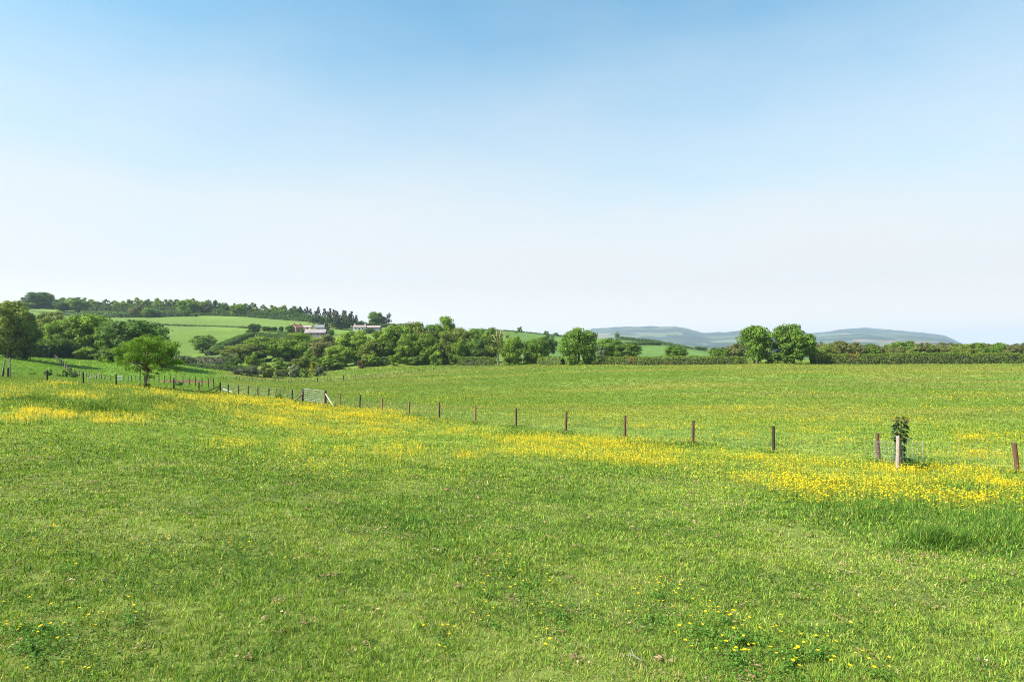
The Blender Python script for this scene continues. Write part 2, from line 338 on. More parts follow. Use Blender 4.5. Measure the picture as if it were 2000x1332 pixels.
el = rp2.color_ramp.elements; el[0].color = (.024, .038, .022, 1); el[1].position = .32; el[1].color = (.075, .098, .045, 1)
for q, c in ((.55, (.055, .075, .035, 1)), (.72, (.11, .125, .06, 1)), (.86, (.20, .14, .10, 1)), (.93, (.03, .045, .025, 1))):
    z = el.new(q); z.color = c
no = t.nodes.new('ShaderNodeTexNoise'); no.inputs['Scale'].default_value = 1/600; no.inputs['Detail'].default_value = 6; t.links.new(tcn.outputs['Object'], no.inputs[0])
r3 = t.nodes.new('ShaderNodeValToRGB'); r3.color_ramp.elements[0].position = .50; r3.color_ramp.elements[1].position = .56; t.links.new(no.outputs[0], r3.inputs[0])
mw = t.nodes.new('ShaderNodeMix'); mw.data_type = 'RGBA'; t.links.new(r3.outputs[0], mw.inputs[0]); t.links.new(rp2.outputs[0], mw.inputs[6]); mw.inputs[7].default_value = (.022, .034, .020, 1)
t.links.new(mw.outputs[2], p.inputs['Base Color']); t.links.new(p.outputs[0], out.inputs[0])
tag(link('hills', mesh_arrays('hills', np.stack([X2, Y2, Z2], -1).reshape(-1, 3), [q2], [m], None, None, True)), 'distant blue wooded hills with patchwork fields on the skyline', 'hills', kind='structure')

# ------------------------------------------------------------------ foliage
def leaf_quads(P, Nn, size, r):
    """rhombic leaf sprays at P facing Nn"""
    n = len(P); Nn = Nn/np.linalg.norm(Nn, axis=1, keepdims=True)
    a = np.cross(Nn, r.normal(size=(n, 3))); a /= np.linalg.norm(a, axis=1, keepdims=True)+1e-9; b = np.cross(Nn, a)
    s = size[:, None]; w = .62
    V = np.stack([P-a*s, P-b*s*w, P+a*s, P+b*s*w], 1).reshape(-1, 3)
    return V, np.arange(4*n).reshape(n, 4)
def unit(r, n):
    v = r.normal(size=(n, 3)); return v/np.linalg.norm(v, axis=1, keepdims=True)
def crown_mesh(name, seed, kind='oak', nl=52, nleaf=7000, size=.026, z0=.10):
    """unit crown: width 1, height 1, standing on z=0"""
    r = np.random.default_rng(seed); cs = []; rad = []
    while len(cs) < nl:
        u = unit(r, 1)[0]; q = r.random()**.38; x, y = u[0]*q*.5, u[1]*q*.5
        if kind == 'conifer':
            z = z0+(1-z0)*r.random()**1.15; lim = .46*(1-(z-z0)/(1-z0))**.7+.04; a = r.random()*6.283; rq = lim*r.random()**.5; x, y = rq*math.cos(a), rq*math.sin(a); R_ = .03+.045*r.random()
        else:
            zc = {'oak': .54, 'tall': .50, 'bush': .44, 'dome': .47}[kind]; hz = {'oak': .48, 'tall': .52, 'bush': .54, 'dome': .52}[kind]
            z = zc+u[2]*q*hz
            if kind == 'bush' and z < 0.02: z = .02+.1*r.random()
            f = 1.0
            if kind == 'tall': f = .62+.38*math.sin(math.pi*min(1, max(0, z)))
            if kind == 'dome' and z < .35: f = 1.05
            x *= f; y *= f; R_ = .085+.085*r.random()
        x, y = x*.86, y*.86
        if z < z0: z = z0+.06*r.random()
        z = min(z, 1-R_*.7)
        cs.append((x, y, z)); rad.append(R_)
    cs = np.array(cs); rad = np.array(rad); pr = rad**2/np.sum(rad**2)
    li = r.choice(nl, nleaf, p=pr); u = unit(r, nleaf); u[:, 2] = np.where(r.random(nleaf) < .35, np.abs(u[:, 2]), u[:, 2])
    q = r.random(nleaf)**.33*(0.85+.3*r.random(nleaf)); fl = np.array([1, 1, .78 if kind != 'conifer' else .42])
    P = cs[li]+u*(rad[li]*q)[:, None]*fl
    lobev = r.normal(1, .16, nl)[li]; lv = r.normal(1, .16, nleaf); c = np.clip(lobev*lv, .45, 1.7)
    Nn = u*.95+unit(r, nleaf)*.5+np.array([0, 0, .25]); sz = size*(.6+.8*r.random(nleaf))
    V, Q = leaf_quads(P, Nn, sz, r); hue = r.normal(0, .07, nleaf)
    colr = np.stack([c*(1+hue), c, c*(1-.5*hue)], -1)
    return mesh_arrays(name, V, [Q], [M['mid']], None, np.repeat(colr, 4, 0)), cs
def trunk_mesh(name, cs, seed, r0=.035, zf=.35, nb=9, matr='bark'):
    r = random.Random(seed); mb = MB(); top = Vector((r.uniform(-.03, .03), r.uniform(-.03, .03), zf+.3))
    mid = Vector((r.uniform(-.02, .02), r.uniform(-.02, .02), zf))
    mb.tube([(0, 0, -.03), (0, 0, .02), mid*.5, mid, top], [r0*1.5, r0*1.15, r0, r0*.8, r0*.3], 8)
    order = sorted(range(len(cs)), key=lambda i: r.random())[:nb]
    for i in order:
        c = Vector(cs[i]); s = mid.lerp(top, r.random()*.8) if c.z > zf else mid*r.uniform(.55, .95)
        k = s.lerp(c, .5)+Vector((0, 0, .03*r.uniform(-1, 1)))
        mb.tube([s, k, c], [r0*.42, r0*.28, r0*.1], 5)
    return mb.mesh(name, M[matr], True)
PROTO = {}
for nm, k, nlobes, nlf, szz, z0, r0, zf in (('oak0', 'oak', 100, 12500, .024, .07, .035, .3), ('oak1', 'oak', 108, 12800, .023, .03, .035, .3), ('oak2', 'oak', 88, 11800, .025, .05, .035, .3),
        ('tall0', 'tall', 100, 12200, .023, .04, .024, .4), ('tall1', 'tall', 108, 12500, .022, .0, .024, .4), ('dome0', 'dome', 112, 13000, .024, .0, .03, .3),
        ('bush0', 'bush', 40, 4200, .034, 0., .02, .2), ('bush1', 'bush', 30, 3600, .036, 0., .02, .2), ('con0', 'conifer', 170, 5600, .024, .12, .022, .6), ('con1', 'conifer', 150, 5000, .026, .25, .022, .6),
        ('sky0', 'tall', 22, 1300, .028, .38, .03, .5), ('far0', 'bush', 40, 2100, .045, .0, .03, .3), ('far1', 'bush', 44, 2100, .045, .0, .03, .3), ('farc', 'conifer', 110, 2200, .036, .0, .03, .5)):
    me, cs = crown_mesh('crown', hash(nm) % 1 + sum(map(ord, nm))*7, k, nlobes, nlf, szz, z0)
    PROTO[nm] = (me, trunk_mesh('trunk', cs, sum(map(ord, nm)), r0, zf))
def objmat(o, m):
    for s in o.material_slots: s.link = 'OBJECT'; s.material = m
def tree(name, label, px, top, Y, w, proto, mt, cat='tree', group=None, bark=None, yd=1.0, sink=0.0, rz=None):
    X = (px-1000)/F*Y; z = float(gz(X, Y))-sink; zt = float(at(px, top, Y)[2]); Hh = max(zt-z, .5); Ww = w/F*Y*(1.14 if Y < 300 else 1.06)
    o = empty(name, (X, Y, z), random.Random(px*7.3+top).uniform(0, 6.28) if rz is None else rz); tag(o, label, cat, group)
    c = link('crown', PROTO[proto][0], o); c.scale = (Ww, Ww*yd, Hh); objmat(c, M[mt])
    tr = link('trunk', PROTO[proto][1], o); k = (Ww+Hh)/2; tr.scale = (k, k, Hh)
    if bark: objmat(tr, M[bark])
    return o
def bush(name, label, px, top, Y, w, proto, mt, cat='bush', group=None):
    X = (px-1000)/F*Y; z = float(gz(X, Y))-.05; Hh = max(float(at(px, top, Y)[2])-z, .3); Ww = w/F*Y*1.06
    o = link(name, PROTO[proto][0], None, (X, Y, z)); o.scale = (Ww, Ww, Hh); o.rotation_euler = (0, 0, random.uniform(0, 6.28)); objmat(o, M[mt])
    return tag(o, label, cat, group)
def hedge(name, label, pts, width, mt, leaf=.16, dens=26, cat='hedge', rough=.25, red=0.0, group=None, base=None):
    """pts: (px, top row, Y); a clipped hedge standing on the ground along those points"""
    r = np.random.default_rng(abs(int(pts[0][0]*7+pts[0][2]*13))+5); P = []; Nn = []
    XY = np.array([((p[0]-1000)/F*p[2], p[2]) for p in pts]); T = np.array([float(at(p[0], p[1], p[2])[2]) for p in pts])
    seg = np.hypot(*np.diff(XY, axis=0).T); cum = np.concatenate([[0], np.cumsum(seg)]); Lh = cum[-1]
    def pos(s): return np.interp(s, cum, XY[:, 0]), np.interp(s, cum, XY[:, 1]), np.interp(s, cum, T)
    x0, y0 = XY.mean(0); z0 = float(gz(x0, y0)); hm = float(np.mean(T-gz(XY[:, 0], XY[:, 1])))
    n = int(Lh*(2*hm+width)*dens); s = r.random(n)*Lh; X, Y, tp = pos(s); X2, Y2, _ = pos(np.minimum(s+.3, Lh)); X1, Y1, _ = pos(np.maximum(s-.3, 0))
    dx, dy = X2-X1, Y2-Y1; l = np.hypot(dx, dy)+1e-9; nx, ny = -dy/l, dx/l
    h = tp-gz(X, Y); a = r.random(n)*(2*h+width); side = np.where(a < h, 1, np.where(a < 2*h, -1, 0))
    v = np.where(side == 1, a, np.where(side == -1, a-h, h)); lat = np.where(side == 0, (a-2*h)/width*2-1, side*1.0)*width/2
    bul = 1+rough*(fbm(s, v, 1.6, 3)-.5)*2+.10*np.sin(v/np.maximum(h, .1)*3.1)
    lat = lat*bul; v = v*(1+rough*.7*(fbm(s, lat*0, 2.6, 5)-.5)*2*(v/np.maximum(h, .1)))+r.normal(0, leaf*.5, n)
    Z = gz(X, Y)+np.clip(v, 0.03, None); P = np.stack([X+nx*lat-x0, Y+ny*lat-y0, Z-z0], -1)
    Nn = np.stack([nx*np.sign(lat)*(side != 0), ny*np.sign(lat)*(side != 0), (side == 0)*1.0+.15], -1)+unit(r, n)*.8
    V, Q = leaf_quads(P, Nn, leaf*(.6+.8*r.random(n)), r)
    c = np.clip(r.normal(1, .2, n)*(0.72+.56*fbm(s, v, 3.0, 8)), .4, 1.8); hu = r.normal(0, .08, n)
    rd = (fbm(s, v, 4.5, 9) > 1-red)*1.0 if red else np.zeros(n)
    colr = np.stack([c*(1+hu+rd*.38), c*(1-rd*.14), c*(1-hu)], -1)
    # solid dark core standing for the stems, added inside to block light
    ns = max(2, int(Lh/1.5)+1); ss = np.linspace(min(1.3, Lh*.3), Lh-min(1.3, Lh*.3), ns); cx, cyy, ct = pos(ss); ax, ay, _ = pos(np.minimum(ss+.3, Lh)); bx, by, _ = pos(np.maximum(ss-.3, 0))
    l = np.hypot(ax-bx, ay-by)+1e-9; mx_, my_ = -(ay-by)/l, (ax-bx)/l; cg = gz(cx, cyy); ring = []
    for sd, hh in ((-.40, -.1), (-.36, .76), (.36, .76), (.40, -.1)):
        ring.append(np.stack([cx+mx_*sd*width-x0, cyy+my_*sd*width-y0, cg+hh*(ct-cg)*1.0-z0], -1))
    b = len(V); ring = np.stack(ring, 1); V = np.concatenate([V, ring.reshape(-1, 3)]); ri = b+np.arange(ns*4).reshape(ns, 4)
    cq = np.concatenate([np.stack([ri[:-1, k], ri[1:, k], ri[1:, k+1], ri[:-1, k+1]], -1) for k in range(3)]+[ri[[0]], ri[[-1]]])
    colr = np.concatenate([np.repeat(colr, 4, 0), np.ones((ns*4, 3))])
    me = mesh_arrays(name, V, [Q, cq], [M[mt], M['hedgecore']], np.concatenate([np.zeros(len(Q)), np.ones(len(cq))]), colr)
    return tag(link(name, me, None, (x0, y0, z0)), label, cat, group)

# ---- trees along the left field edge
tree('ash_tree', 'tall loose green tree rising over the hedge at the left edge', 16, 587, 150, 78, 'tall0', 'olive')
tree('ash_tree', 'narrow dark tree close beside the tall tree at the left edge', 52, 611, 154, 42, 'tall1', 'dark')
tree('oak_tree', 'olive green round tree behind the hedge, left of the bright oaks', 96, 608, 205, 62, 'oak2', 'olive')
tree('oak_tree', 'yellow green bushy tree left of the largest bright oak', 124, 620, 192, 62, 'dome0', 'fresh')
tree('oak_tree', 'largest bright green spreading oak of the left field edge', 176, 612, 196, 88, 'oak1', 'fresh')
tree('oak_tree', 'mid green oak squeezed between the bright oak and the dark oak', 222, 628, 186, 60, 'oak0', 'mid')
tree('oak_tree', 'broad dark green oak behind the umbrella shaped field tree', 268, 624, 182, 108, 'oak1', 'dark')
hedge('hedge', 'dark overgrown hedge under the trees along the left field edge', [(-150, 672, 166), (0, 676, 170), (78, 668, 176), (120, 666, 184), (150, 672, 188)], 4, 'dark', .26, 12, rough=.4)  # dark leaf colour stands in for shade on the hedge front
hedge('hedge', 'rough dark hedge running below the bright oaks down to the field corner', [(150, 674, 188), (180, 684, 187), (225, 690, 184), (262, 698, 184), (310, 702, 184)], 4, 'dark', .26, 12, rough=.5)  # shade on this hedge is likewise put into the leaf colour
bush('elder_bush', 'tall dark rounded bush in the hedge left of the bright oaks', 112, 661, 186, 78, 'bush0', 'dark')
bush('elder_bush', 'yellow green low bush under the largest bright oak', 168, 676, 184, 44, 'bush1', 'fresh')
bush('elder_bush', 'grey green low bush under the dark oak', 207, 680, 181, 44, 'bush0', 'mid')
bush('elder_bush', 'pale green shrub showing between the two left edge trees', 34, 652, 160, 26, 'bush1', 'fresh')
bush('elder_bush', 'dark bush around the trunk of the tall left edge tree', 8, 643, 152, 42, 'bush0', 'dark')
# ---- valley clump
tree('round_tree', 'lone round dark tree on the grass slope beside the diagonal hedge', 396, 654, 330, 54, 'oak2', 'mid')
hedge('hedge', 'dark clipped hedge along the bottom of the left field', [(352, 711, 205), (400, 712, 206), (445, 713, 207), (486, 716, 208)], 3, 'dark', .22, 16)
hedge('shrub_belt', 'grey green scrub behind the clipped hedge at the foot of the slope', [(340, 694, 222), (380, 698, 224), (420, 696, 224), (462, 694, 226)], 5, 'grey', .3, 9, rough=.6)
hedge('hedge', 'dark hedge climbing diagonally up the slope from the lone round tree', [(408, 686, 305), (440, 668, 345), (470, 656, 385), (492, 650, 415)], 3.4, 'dark', .34, 9, rough=.35)
tree('willow_tree', 'bright wide tree at the left end of the valley clump', 476, 668, 255, 78, 'dome0', 'olive')
tree('willow_tree', 'rounded bright green tree second in the valley clump, in front of the dark barn hedge', 512, 657, 262, 66, 'oak1', 'fresh')
tree('willow_tree', 'tall bright green tree standing below and left of the long barn', 585, 650, 262, 74, 'tall1', 'fresh')
tree('thorn_tree', 'brown green tree below the long barn', 640, 654, 250, 62, 'oak0', 'brownish')
tree('maple_tree', 'large glossy tree with bright clumps right of the barn', 695, 644, 240, 62, 'oak2', 'fresh')
tree('maple_tree', 'yellow green tree low in front between barn and glossy tree', 662, 672, 232, 52, 'dome0', 'fresh')
tree('thorn_tree', 'small olive tree in the gap behind the centre of the valley clump', 548, 672, 270, 50, 'dome0', 'olive')
bush('holly_bush', 'very dark green bush at the left foot of the valley clump', 456, 692, 214, 36, 'bush0', 'dark')
bush('round_bush', 'vivid green round bush in front of the valley clump', 497, 687, 222, 36, 'bush0', 'fresh')
bush('sallow_bush', 'green bush low between the vivid round bush and the brown tree', 545, 698, 222, 52, 'bush1', 'mid')
bush('sallow_bush', 'olive bush in front of the tall bright tree below the barn', 596, 692, 222, 50, 'bush0', 'olive')
bush('sallow_bush', 'dark green bush under the glossy tree', 648, 700, 222, 48, 'bush1', 'mid')
bush('elder_bush', 'grey dead looking bush at the near left of the valley bottom', 470, 719, 196, 27, 'bush1', 'grey')
bush('hawthorn_bush', 'hawthorn bush with cream blossom in the valley bottom', 496, 712, 197, 36, 'bush0', 'grey')
bush('hawthorn_bush', 'wide grey green bush right of the blossoming hawthorn', 520, 708, 198, 30, 'bush1', 'olive')
bush('elder_bush', 'cream flowering elder bush in the middle of the valley bottom', 574, 711, 205, 24, 'bush1', 'pale')
bush('laburnum_bush', 'bright yellow pointed bush in the valley bottom', 609, 708, 203, 15, 'con0', 'yellow')
bush('elder_bush', 'pale green bush right of the yellow bush', 625, 712, 204, 24, 'bush0', 'grey')
bush('holly_bush', 'small dark bush left under the yellow bush', 594, 720, 202, 20, 'bush1', 'mid')
hedge('reed_bank', 'low bank of green reeds in the valley bottom', [(530, 724, 204), (560, 722, 206), (592, 722, 206)], 2.5, 'olive', .2, 14, cat='reeds')
bush('dead_bush', 'small reddish bush at the field edge under the glossy tree', 708, 702, 218, 16, 'bush1', 'redhedge')
hedge('hedge', 'dark hedge in shade between valley clump and centre wood', [(700, 704, 224), (735, 700, 227), (760, 697, 228)], 3, 'dark', .24, 12)
hedge('hedge', 'dark tall hedge below the farmhouse garden', [(505, 650, 400), (530, 652, 395), (560, 652, 390), (590, 656, 380)], 4, 'dark', .4, 7, rough=.4)
tree('thorn_tree', 'olive green tree filling the gap between the glossy tree and the centre wood', 724, 660, 234, 44, 'dome0', 'olive')
tree('willow_tree', 'mid green tree directly right of the tall bright tree below the barn', 616, 660, 256, 52, 'tall0', 'mid')
tree('willow_tree', 'pale green tree in the valley clump between the rounded and the tall bright trees', 548, 664, 258, 50, 'oak2', 'fresh')
tree('thorn_tree', 'low dark tree behind the left end of the valley clump', 452, 676, 262, 40, 'dome0', 'dark')
bush('sallow_bush', 'yellow green bush at the foot of the olive gap tree', 726, 690, 225, 36, 'bush0', 'fresh')
bush('sallow_bush', 'mid green bush under the brown tree in the valley clump', 622, 694, 222, 46, 'bush0', 'fresh')
# ---- centre wood
cw = 'trees of the centre wood'
for px, tp, Y, w, pr, mt in ((748, 641, 238, 52, 'tall0', 'fresh'), (778, 633, 244, 62, 'oak1', 'fresh'), (815, 629, 250, 66, 'oak0', 'olive'), (846, 634, 252, 54, 'tall1', 'mid'),
        (798, 652, 233, 50, 'tall1', 'fresh'), (838, 652, 232, 52, 'tall0', 'fresh'), (872, 648, 232, 46, 'tall1', 'olive'), (905, 640, 240, 56, 'tall0', 'olive'), (932, 641, 238, 50, 'tall1', 'mid'), (956, 640, 238, 44, 'tall0', 'mid'),
        (892, 664, 229, 34, 'dome0', 'fresh'), (940, 662, 232, 40, 'tall1', 'dark')):
    tree('ash_tree', 'leafy green tree crowded among others in the centre wood', px, tp, Y, w, pr, mt, group=cw)
tree('ash_tree', 'highest tree of the centre wood, its crown clear against the sky', 871, 618, 256, 46, 'tall1', 'fresh')
bush('sallow_bush', 'bright green bush at the left front of the centre wood', 776, 688, 226, 34, 'bush0', 'fresh')
bush('sallow_bush', 'green bush at the front foot of the centre wood under its highest tree', 853, 682, 226, 28, 'bush1', 'fresh')
bush('sallow_bush', 'low shaded bush at the front foot of the centre wood, left of the tall one', 815, 694, 227, 40, 'bush1', 'mid')
hedge('hedge', 'clipped low hedge at the right front of the centre wood', [(896, 698, 221), (930, 697, 220), (968, 699, 219)], 3, 'hedge', .2, 20)
# pale bare trunk tree
o = tree('pale_trunk_tree', 'tall tree with a long bare pale trunk at the right end of the centre wood', 973, 638, 217, 54, 'sky0', 'olive', rz=0)
for ch in list(o.children):
    if ch.name.startswith('trunk'):
        Hh = ch.scale[2]; ch.data = None or ch.data; bpy.data.objects.remove(ch)
mb = MB(); mb.tube([(0.1, 0, -.2), (0.0, 0, 2), (-.2, 0, 4.2), (.15, 0, 6.5), (.5, 0, Hh*.72), (.9, 0, Hh*.9)], [.46, .36, .32, .28, .2, .06], 9)
for dx, dz in ((-2.0, .80), (1.6, .9), (-.8, .95), (2.8, .78), (-3, .68)): mb.tube([(.1, 0, Hh*.56), (dx*.5, .2, Hh*(.56+dz)/2), (dx, .3, Hh*dz)], [.16, .11, .04], 6)
mb.build('trunk', M['palebark'], o, smooth=True)
tree('lime_tree', 'bright bushy tree with foliage to the ground right of the pale trunk', 1000, 654, 213, 44, 'dome0', 'fresh')
tree('lime_tree', 'rounded green tree second right of the pale trunk', 1046, 656, 212, 54, 'dome0', 'mid')
tree('poplar_tree', 'blue green tree half hidden behind the rounded tree', 1071, 654, 300, 36, 'oak2', 'dark')
hedge('hedge', 'low light green hedge between the rounded tree and the lone dark oak', [(1056, 699, 200), (1080, 696, 196), (1104, 698, 192)], 3, 'hedge', .2, 20)
tree('oak_tree', 'lone dark green oak in the middle of the hedge line', 1131, 637, 184, 70, 'dome0', 'mid')
hedge('hedge', 'clipped hedge with reddish patches between the lone oak and the pair of oaks', [(1160, 697, 182), (1250, 696.5, 180), (1340, 696.5, 179), (1440, 697, 179)], 2.6, 'hedge', .17, 24, red=.40)
tree('thorn_tree', 'dark rounded tree behind the hedge just right of the lone oak', 1190, 660, 240, 48, 'oak1', 'mid')
tree('thorn_tree', 'lower flat topped tree leaning against the dark rounded one behind the hedge', 1224, 671, 236, 54, 'oak0', 'mid')
tree('thorn_tree', 'small round tree alone behind the middle of the clipped hedge', 1320, 674, 240, 40, 'oak2', 'mid')
bush('elder_bush', 'grey green scrub bush right behind the lone oak', 1172, 672, 235, 24, 'bush1', 'grey')
tree('thorn_tree', 'low dark tree behind the hedge, farther left of the pair of oaks', 1402, 678, 235, 40, 'oak2', 'mid')
tree('thorn_tree', 'low brown green tree behind the hedge directly left of the pair of oaks', 1440, 671, 240, 52, 'oak0', 'brownish')
tree('oak_tree', 'left one of the pair of big oaks standing in the hedge', 1478, 635, 179, 62, 'oak1', 'mid')
tree('oak_tree', 'right one of the pair of big oaks, with a visible trunk foot', 1550, 633, 177, 74, 'oak0', 'mid')
bush('elder_bush', 'dark bush filling the gap under the pair of oaks', 1514, 682, 178, 46, 'bush0', 'mid')
bush('elder_bush', 'grey green bush on the right side under the pair of oaks', 1588, 676, 182, 30, 'bush1', 'mid')
hedge('hedge', 'long clipped green hedge right of the pair of oaks running out of the picture', [(1590, 692, 178), (1700, 691, 177), (1850, 690, 176), (2000, 690, 176), (2180, 689, 176)], 2.6, 'hedge', .17, 24, red=.36)
hedge('hedge', 'short clipped hedge between the shrubs directly left of the pair of oaks', [(1432, 698, 179), (1464, 697, 179)], 2.6, 'hedge', .17, 24)
gw = 'trees of the low wood behind the long hedge'
for k in range(44):
    px = 1596+k*12.8+random.uniform(-5, 5); Y = random.choice([222, 236, 250])+random.uniform(-4, 4)
    tree('thorn_tree', 'low olive brown tree in the even wood behind the long clipped hedge', px, 666+random.uniform(-3.5, 5)+(0 if Y > 240 else 5), Y, random.uniform(26, 46), random.choice(['oak0', 'oak1', 'oak2', 'dome0']),
         random.choice(['brownish', 'brownish', 'olive', 'mid']), group=gw)
# ---- trees on the hill
ridge_x = [-60, 0, 40, 75, 105, 150, 190, 250, 330, 440, 520, 600, 650, 690, 720]
ridge_y = [588, 587, 584, 573, 578, 581, 585, 583, 581, 587, 594, 598, 602, 610, 620]
gt = 'trees of the hilltop wood'
for k in range(104):
    px = -60+k*7.35+random.uniform(-3, 3); tp = np.interp(px, ridge_x, ridge_y)+random.uniform(-1.5, 4.5)+(k % 3)*2.0; Y = 636-(k % 3)*11
    con = px > 585 or random.random() < .2
    tree('wood_tree', 'dark bluish green tree in the long wood along the hilltop', px, tp, Y, random.uniform(15, 20) if con else random.uniform(21, 31), 'farc' if con else random.choice(['far0', 'far1']), 'pine' if con else random.choice(['mid', 'dark', 'olive', 'mid']), group=gt)
hill = [(48, 590, 596, 32, 'oak2', 'mid', 'oak_tree', 'single tree on the hill field below the left part of the hilltop wood'),
 (125, 590, 590, 32, 'oak1', 'dark', 'oak_tree', 'dark flat topped tree left of two in front of the hilltop wood'),
 (154, 580, 590, 36, 'oak2', 'mid', 'oak_tree', 'taller tree right of two in front of the hilltop wood'),
 (77, 570, 612, 50, 'oak1', 'dark', 'oak_tree', 'big rounded tree standing highest on the left skyline'),
 (268, 596, 545, 30, 'oak0', 'brownish', 'ash_tree', 'thin brownish tree over the hill hedge, left of the large hill oak'),
 (292, 600, 542, 30, 'dome0', 'mid', 'ash_tree', 'bushy green tree in the hill hedge, between thin brown tree and large oak'),
 (366, 583, 560, 40, 'dome0', 'mid', 'oak_tree', 'large hill oak standing before the hilltop wood'),
 (366, 601, 548, 20, 'bush0', 'mid', 'thorn_tree', 'small round tree at the foot of the large hill oak'),
 (401, 590, 566, 24, 'tall0', 'brownish', 'ash_tree', 'brownish tree with a visible trunk right of the large hill oak'),
 (465, 592, 572, 32, 'dome0', 'fresh', 'oak_tree', 'bright green tree at the edge of the hilltop wood above the farm fields'),
 (733, 609, 585, 30, 'oak1', 'mid', 'oak_tree', 'round green tree near the right end of the hilltop skyline'),
 (748, 618, 588, 18, 'oak0', 'brownish', 'thorn_tree', 'low spreading tree right of the round tree on the hilltop skyline')]
for px, tp, Y, w, pr, mt, nm, lb in hill: tree(nm, lb, px, tp, Y, w, pr, mt)
tree('wispy_tree', 'thin see-through tree alone at the right end of the hilltop skyline', 758, 608, 590, 17, 'sky0', 'pine')
gp = 'pines below the hilltop wood'
for px, tp, Y, w in ((630, 622, 505, 20), (644, 612, 510, 20), (655, 606, 516, 20), (664, 615, 505, 22), (674, 606, 515, 20), (683, 614, 508, 20), (650, 630, 490, 24), (670, 628, 488, 26), (636, 634, 482, 24), (622, 616, 520, 24), (692, 622, 505, 24), (658, 622, 492, 26), (678, 632, 486, 24), (704, 628, 500, 22), (612, 622, 522, 22)):
    tree('pine_tree', 'tall dark pine in the clump beside the white cottage', px, tp, Y, w, random.choice(['con0', 'con1']), random.choice(['pine', 'pine', 'brownish']), group=gp)
tree('thorn_tree', 'dark tree where the hill hedge meets the diagonal hedge', 497, 632, 432, 26, 'oak1', 'dark')
tree('thorn_tree', 'dark low tree on the hedge corner below the hill fields', 487, 643, 425, 18, 'bush0', 'dark')
gl = 'small garden trees left of the farmhouse'
for px, tp, w in ((520, 637, 20), (534, 638, 16), (549, 637, 10)): tree('garden_tree', 'small dark tree in the garden row left of the farmhouse', px, tp, 455, w, 'dome0', 'dark', group=gl)
tree('garden_tree', 'round green tree touching the left side of the farmhouse', 566, 634, 452, 20, 'dome0', 'mid')
tree('garden_tree', 'small dark tree standing in front of the farmhouse wall', 592, 642, 440, 15, 'oak2', 'dark')
tree('garden_tree', 'dark green tree behind the right end of the long barn', 632, 638, 470, 24, 'oak1', 'dark')
tree('garden_tree', 'blue green bush tree right of the long barn', 646, 643, 445, 14, 'dome0', 'mid')
tree('garden_tree', 'dark bushy tree in front of the long pale roof', 722, 641, 460, 24, 'dome0', 'dark')
tree('garden_tree', 'dark bushy tree below the white cottage', 735, 646, 455, 22, 'dome0', 'dark')
for px, tp, Y, w, lb in ((1015, 638, 596, 12, 'single dark tree on the skyline right of the centre wood'), (1008, 646, 560, 9, 'small dark tree on the slope under the skyline tree'), (1067, 646, 600, 11, 'low tree on the bare ridge, left of two'), (1085, 649, 602, 11, 'lower bush like tree on the bare ridge, right of two'), (1205, 648, 612, 10, 'small grey tree on the ridge before the blue hills')):
    tree('ridge_tree', lb, px, tp, Y, w, 'far0', 'mid')
hedge('undergrowth', 'dark bushy undergrowth along the foot of the hilltop wood', [(-70, 597, 612), (60, 596, 612), (160, 597, 610), (280, 599, 608), (400, 604, 606), (500, 609, 604), (590, 615, 604), (660, 623, 600), (715, 629, 598)], 5, 'dark', .55, 4, cat='undergrowth', rough=.6)
# ---- hill hedges
hedge('hedge', 'dark straight hedge across the middle of the hill field', [(270, 633, 478), (330, 634, 480), (400, 636.5, 480), (487, 639, 462)], 3.5, 'dark', .5, 4)
hedge('hedge', 'dark hedge below the hilltop wood sloping right to the pines', [(484, 615.5, 556), (540, 619.5, 556), (622, 625, 552)], 3.5, 'dark', .5, 4)
hedge('hedge', 'dark hedge along the skyline field right of the pines', [(682, 629, 566), (740, 633, 580), (800, 633, 584)], 3.4, 'dark', .5, 4)
hedge('hedge', 'bushy hedge on the left hill field under the two single trees', [(164, 608, 548), (200, 609, 545), (240, 611, 541)], 5, 'dark', .5, 4, rough=.7)
hedge('hedge', 'bushy hedge joining the small hill trees to the large hill oak', [(240, 611, 541), (310, 609, 545), (352, 609, 548), (385, 613, 548)], 5, 'dark', .5, 4, rough=.7)
hedge('hedge', 'thin dark hedge between the large hill oak and the bright tree by the wood', [(388, 612, 556), (430, 613, 560), (480, 615, 560)], 3, 'dark', .5, 4)
hedge('hedge', 'low dark hedge line at the left end of the hill fields', [(62, 610, 570), (110, 611, 562), (164, 612, 552)], 3, 'dark', .5, 4)
hedge('hedge', 'garden hedge left of the farmhouse', [(512, 646, 448), (545, 648, 446), (566, 651, 442)], 2.5, 'mid', .4, 6)
hedge('hedge', 'thin dark hedge along the bare ridge above the pale hedge corner', [(940, 643, 592), (1000, 646, 598), (1060, 652, 600), (1120, 657, 606)], 3, 'dark', .5, 3)
hedge('hedge', 'dark hedge running down the right shoulder of the green ridge', [(1210, 658, 606), (1275, 664, 592), (1320, 672, 574), (1352, 679, 560)], 3, 'dark', .5, 4)
hedge('hedge', 'thin hedge crossing the slope under the ridge in the middle distance', [(1080, 670.5, 520), (1150, 670.5, 520), (1220, 669, 520), (1290, 668, 545)], 2.6, 'dark', .5, 4)
hedge('hedge', 'short dark hedge at the right foot of the green ridge', [(1357, 677.5, 540), (1382, 678.5, 540)], 4, 'dark', .5, 4)

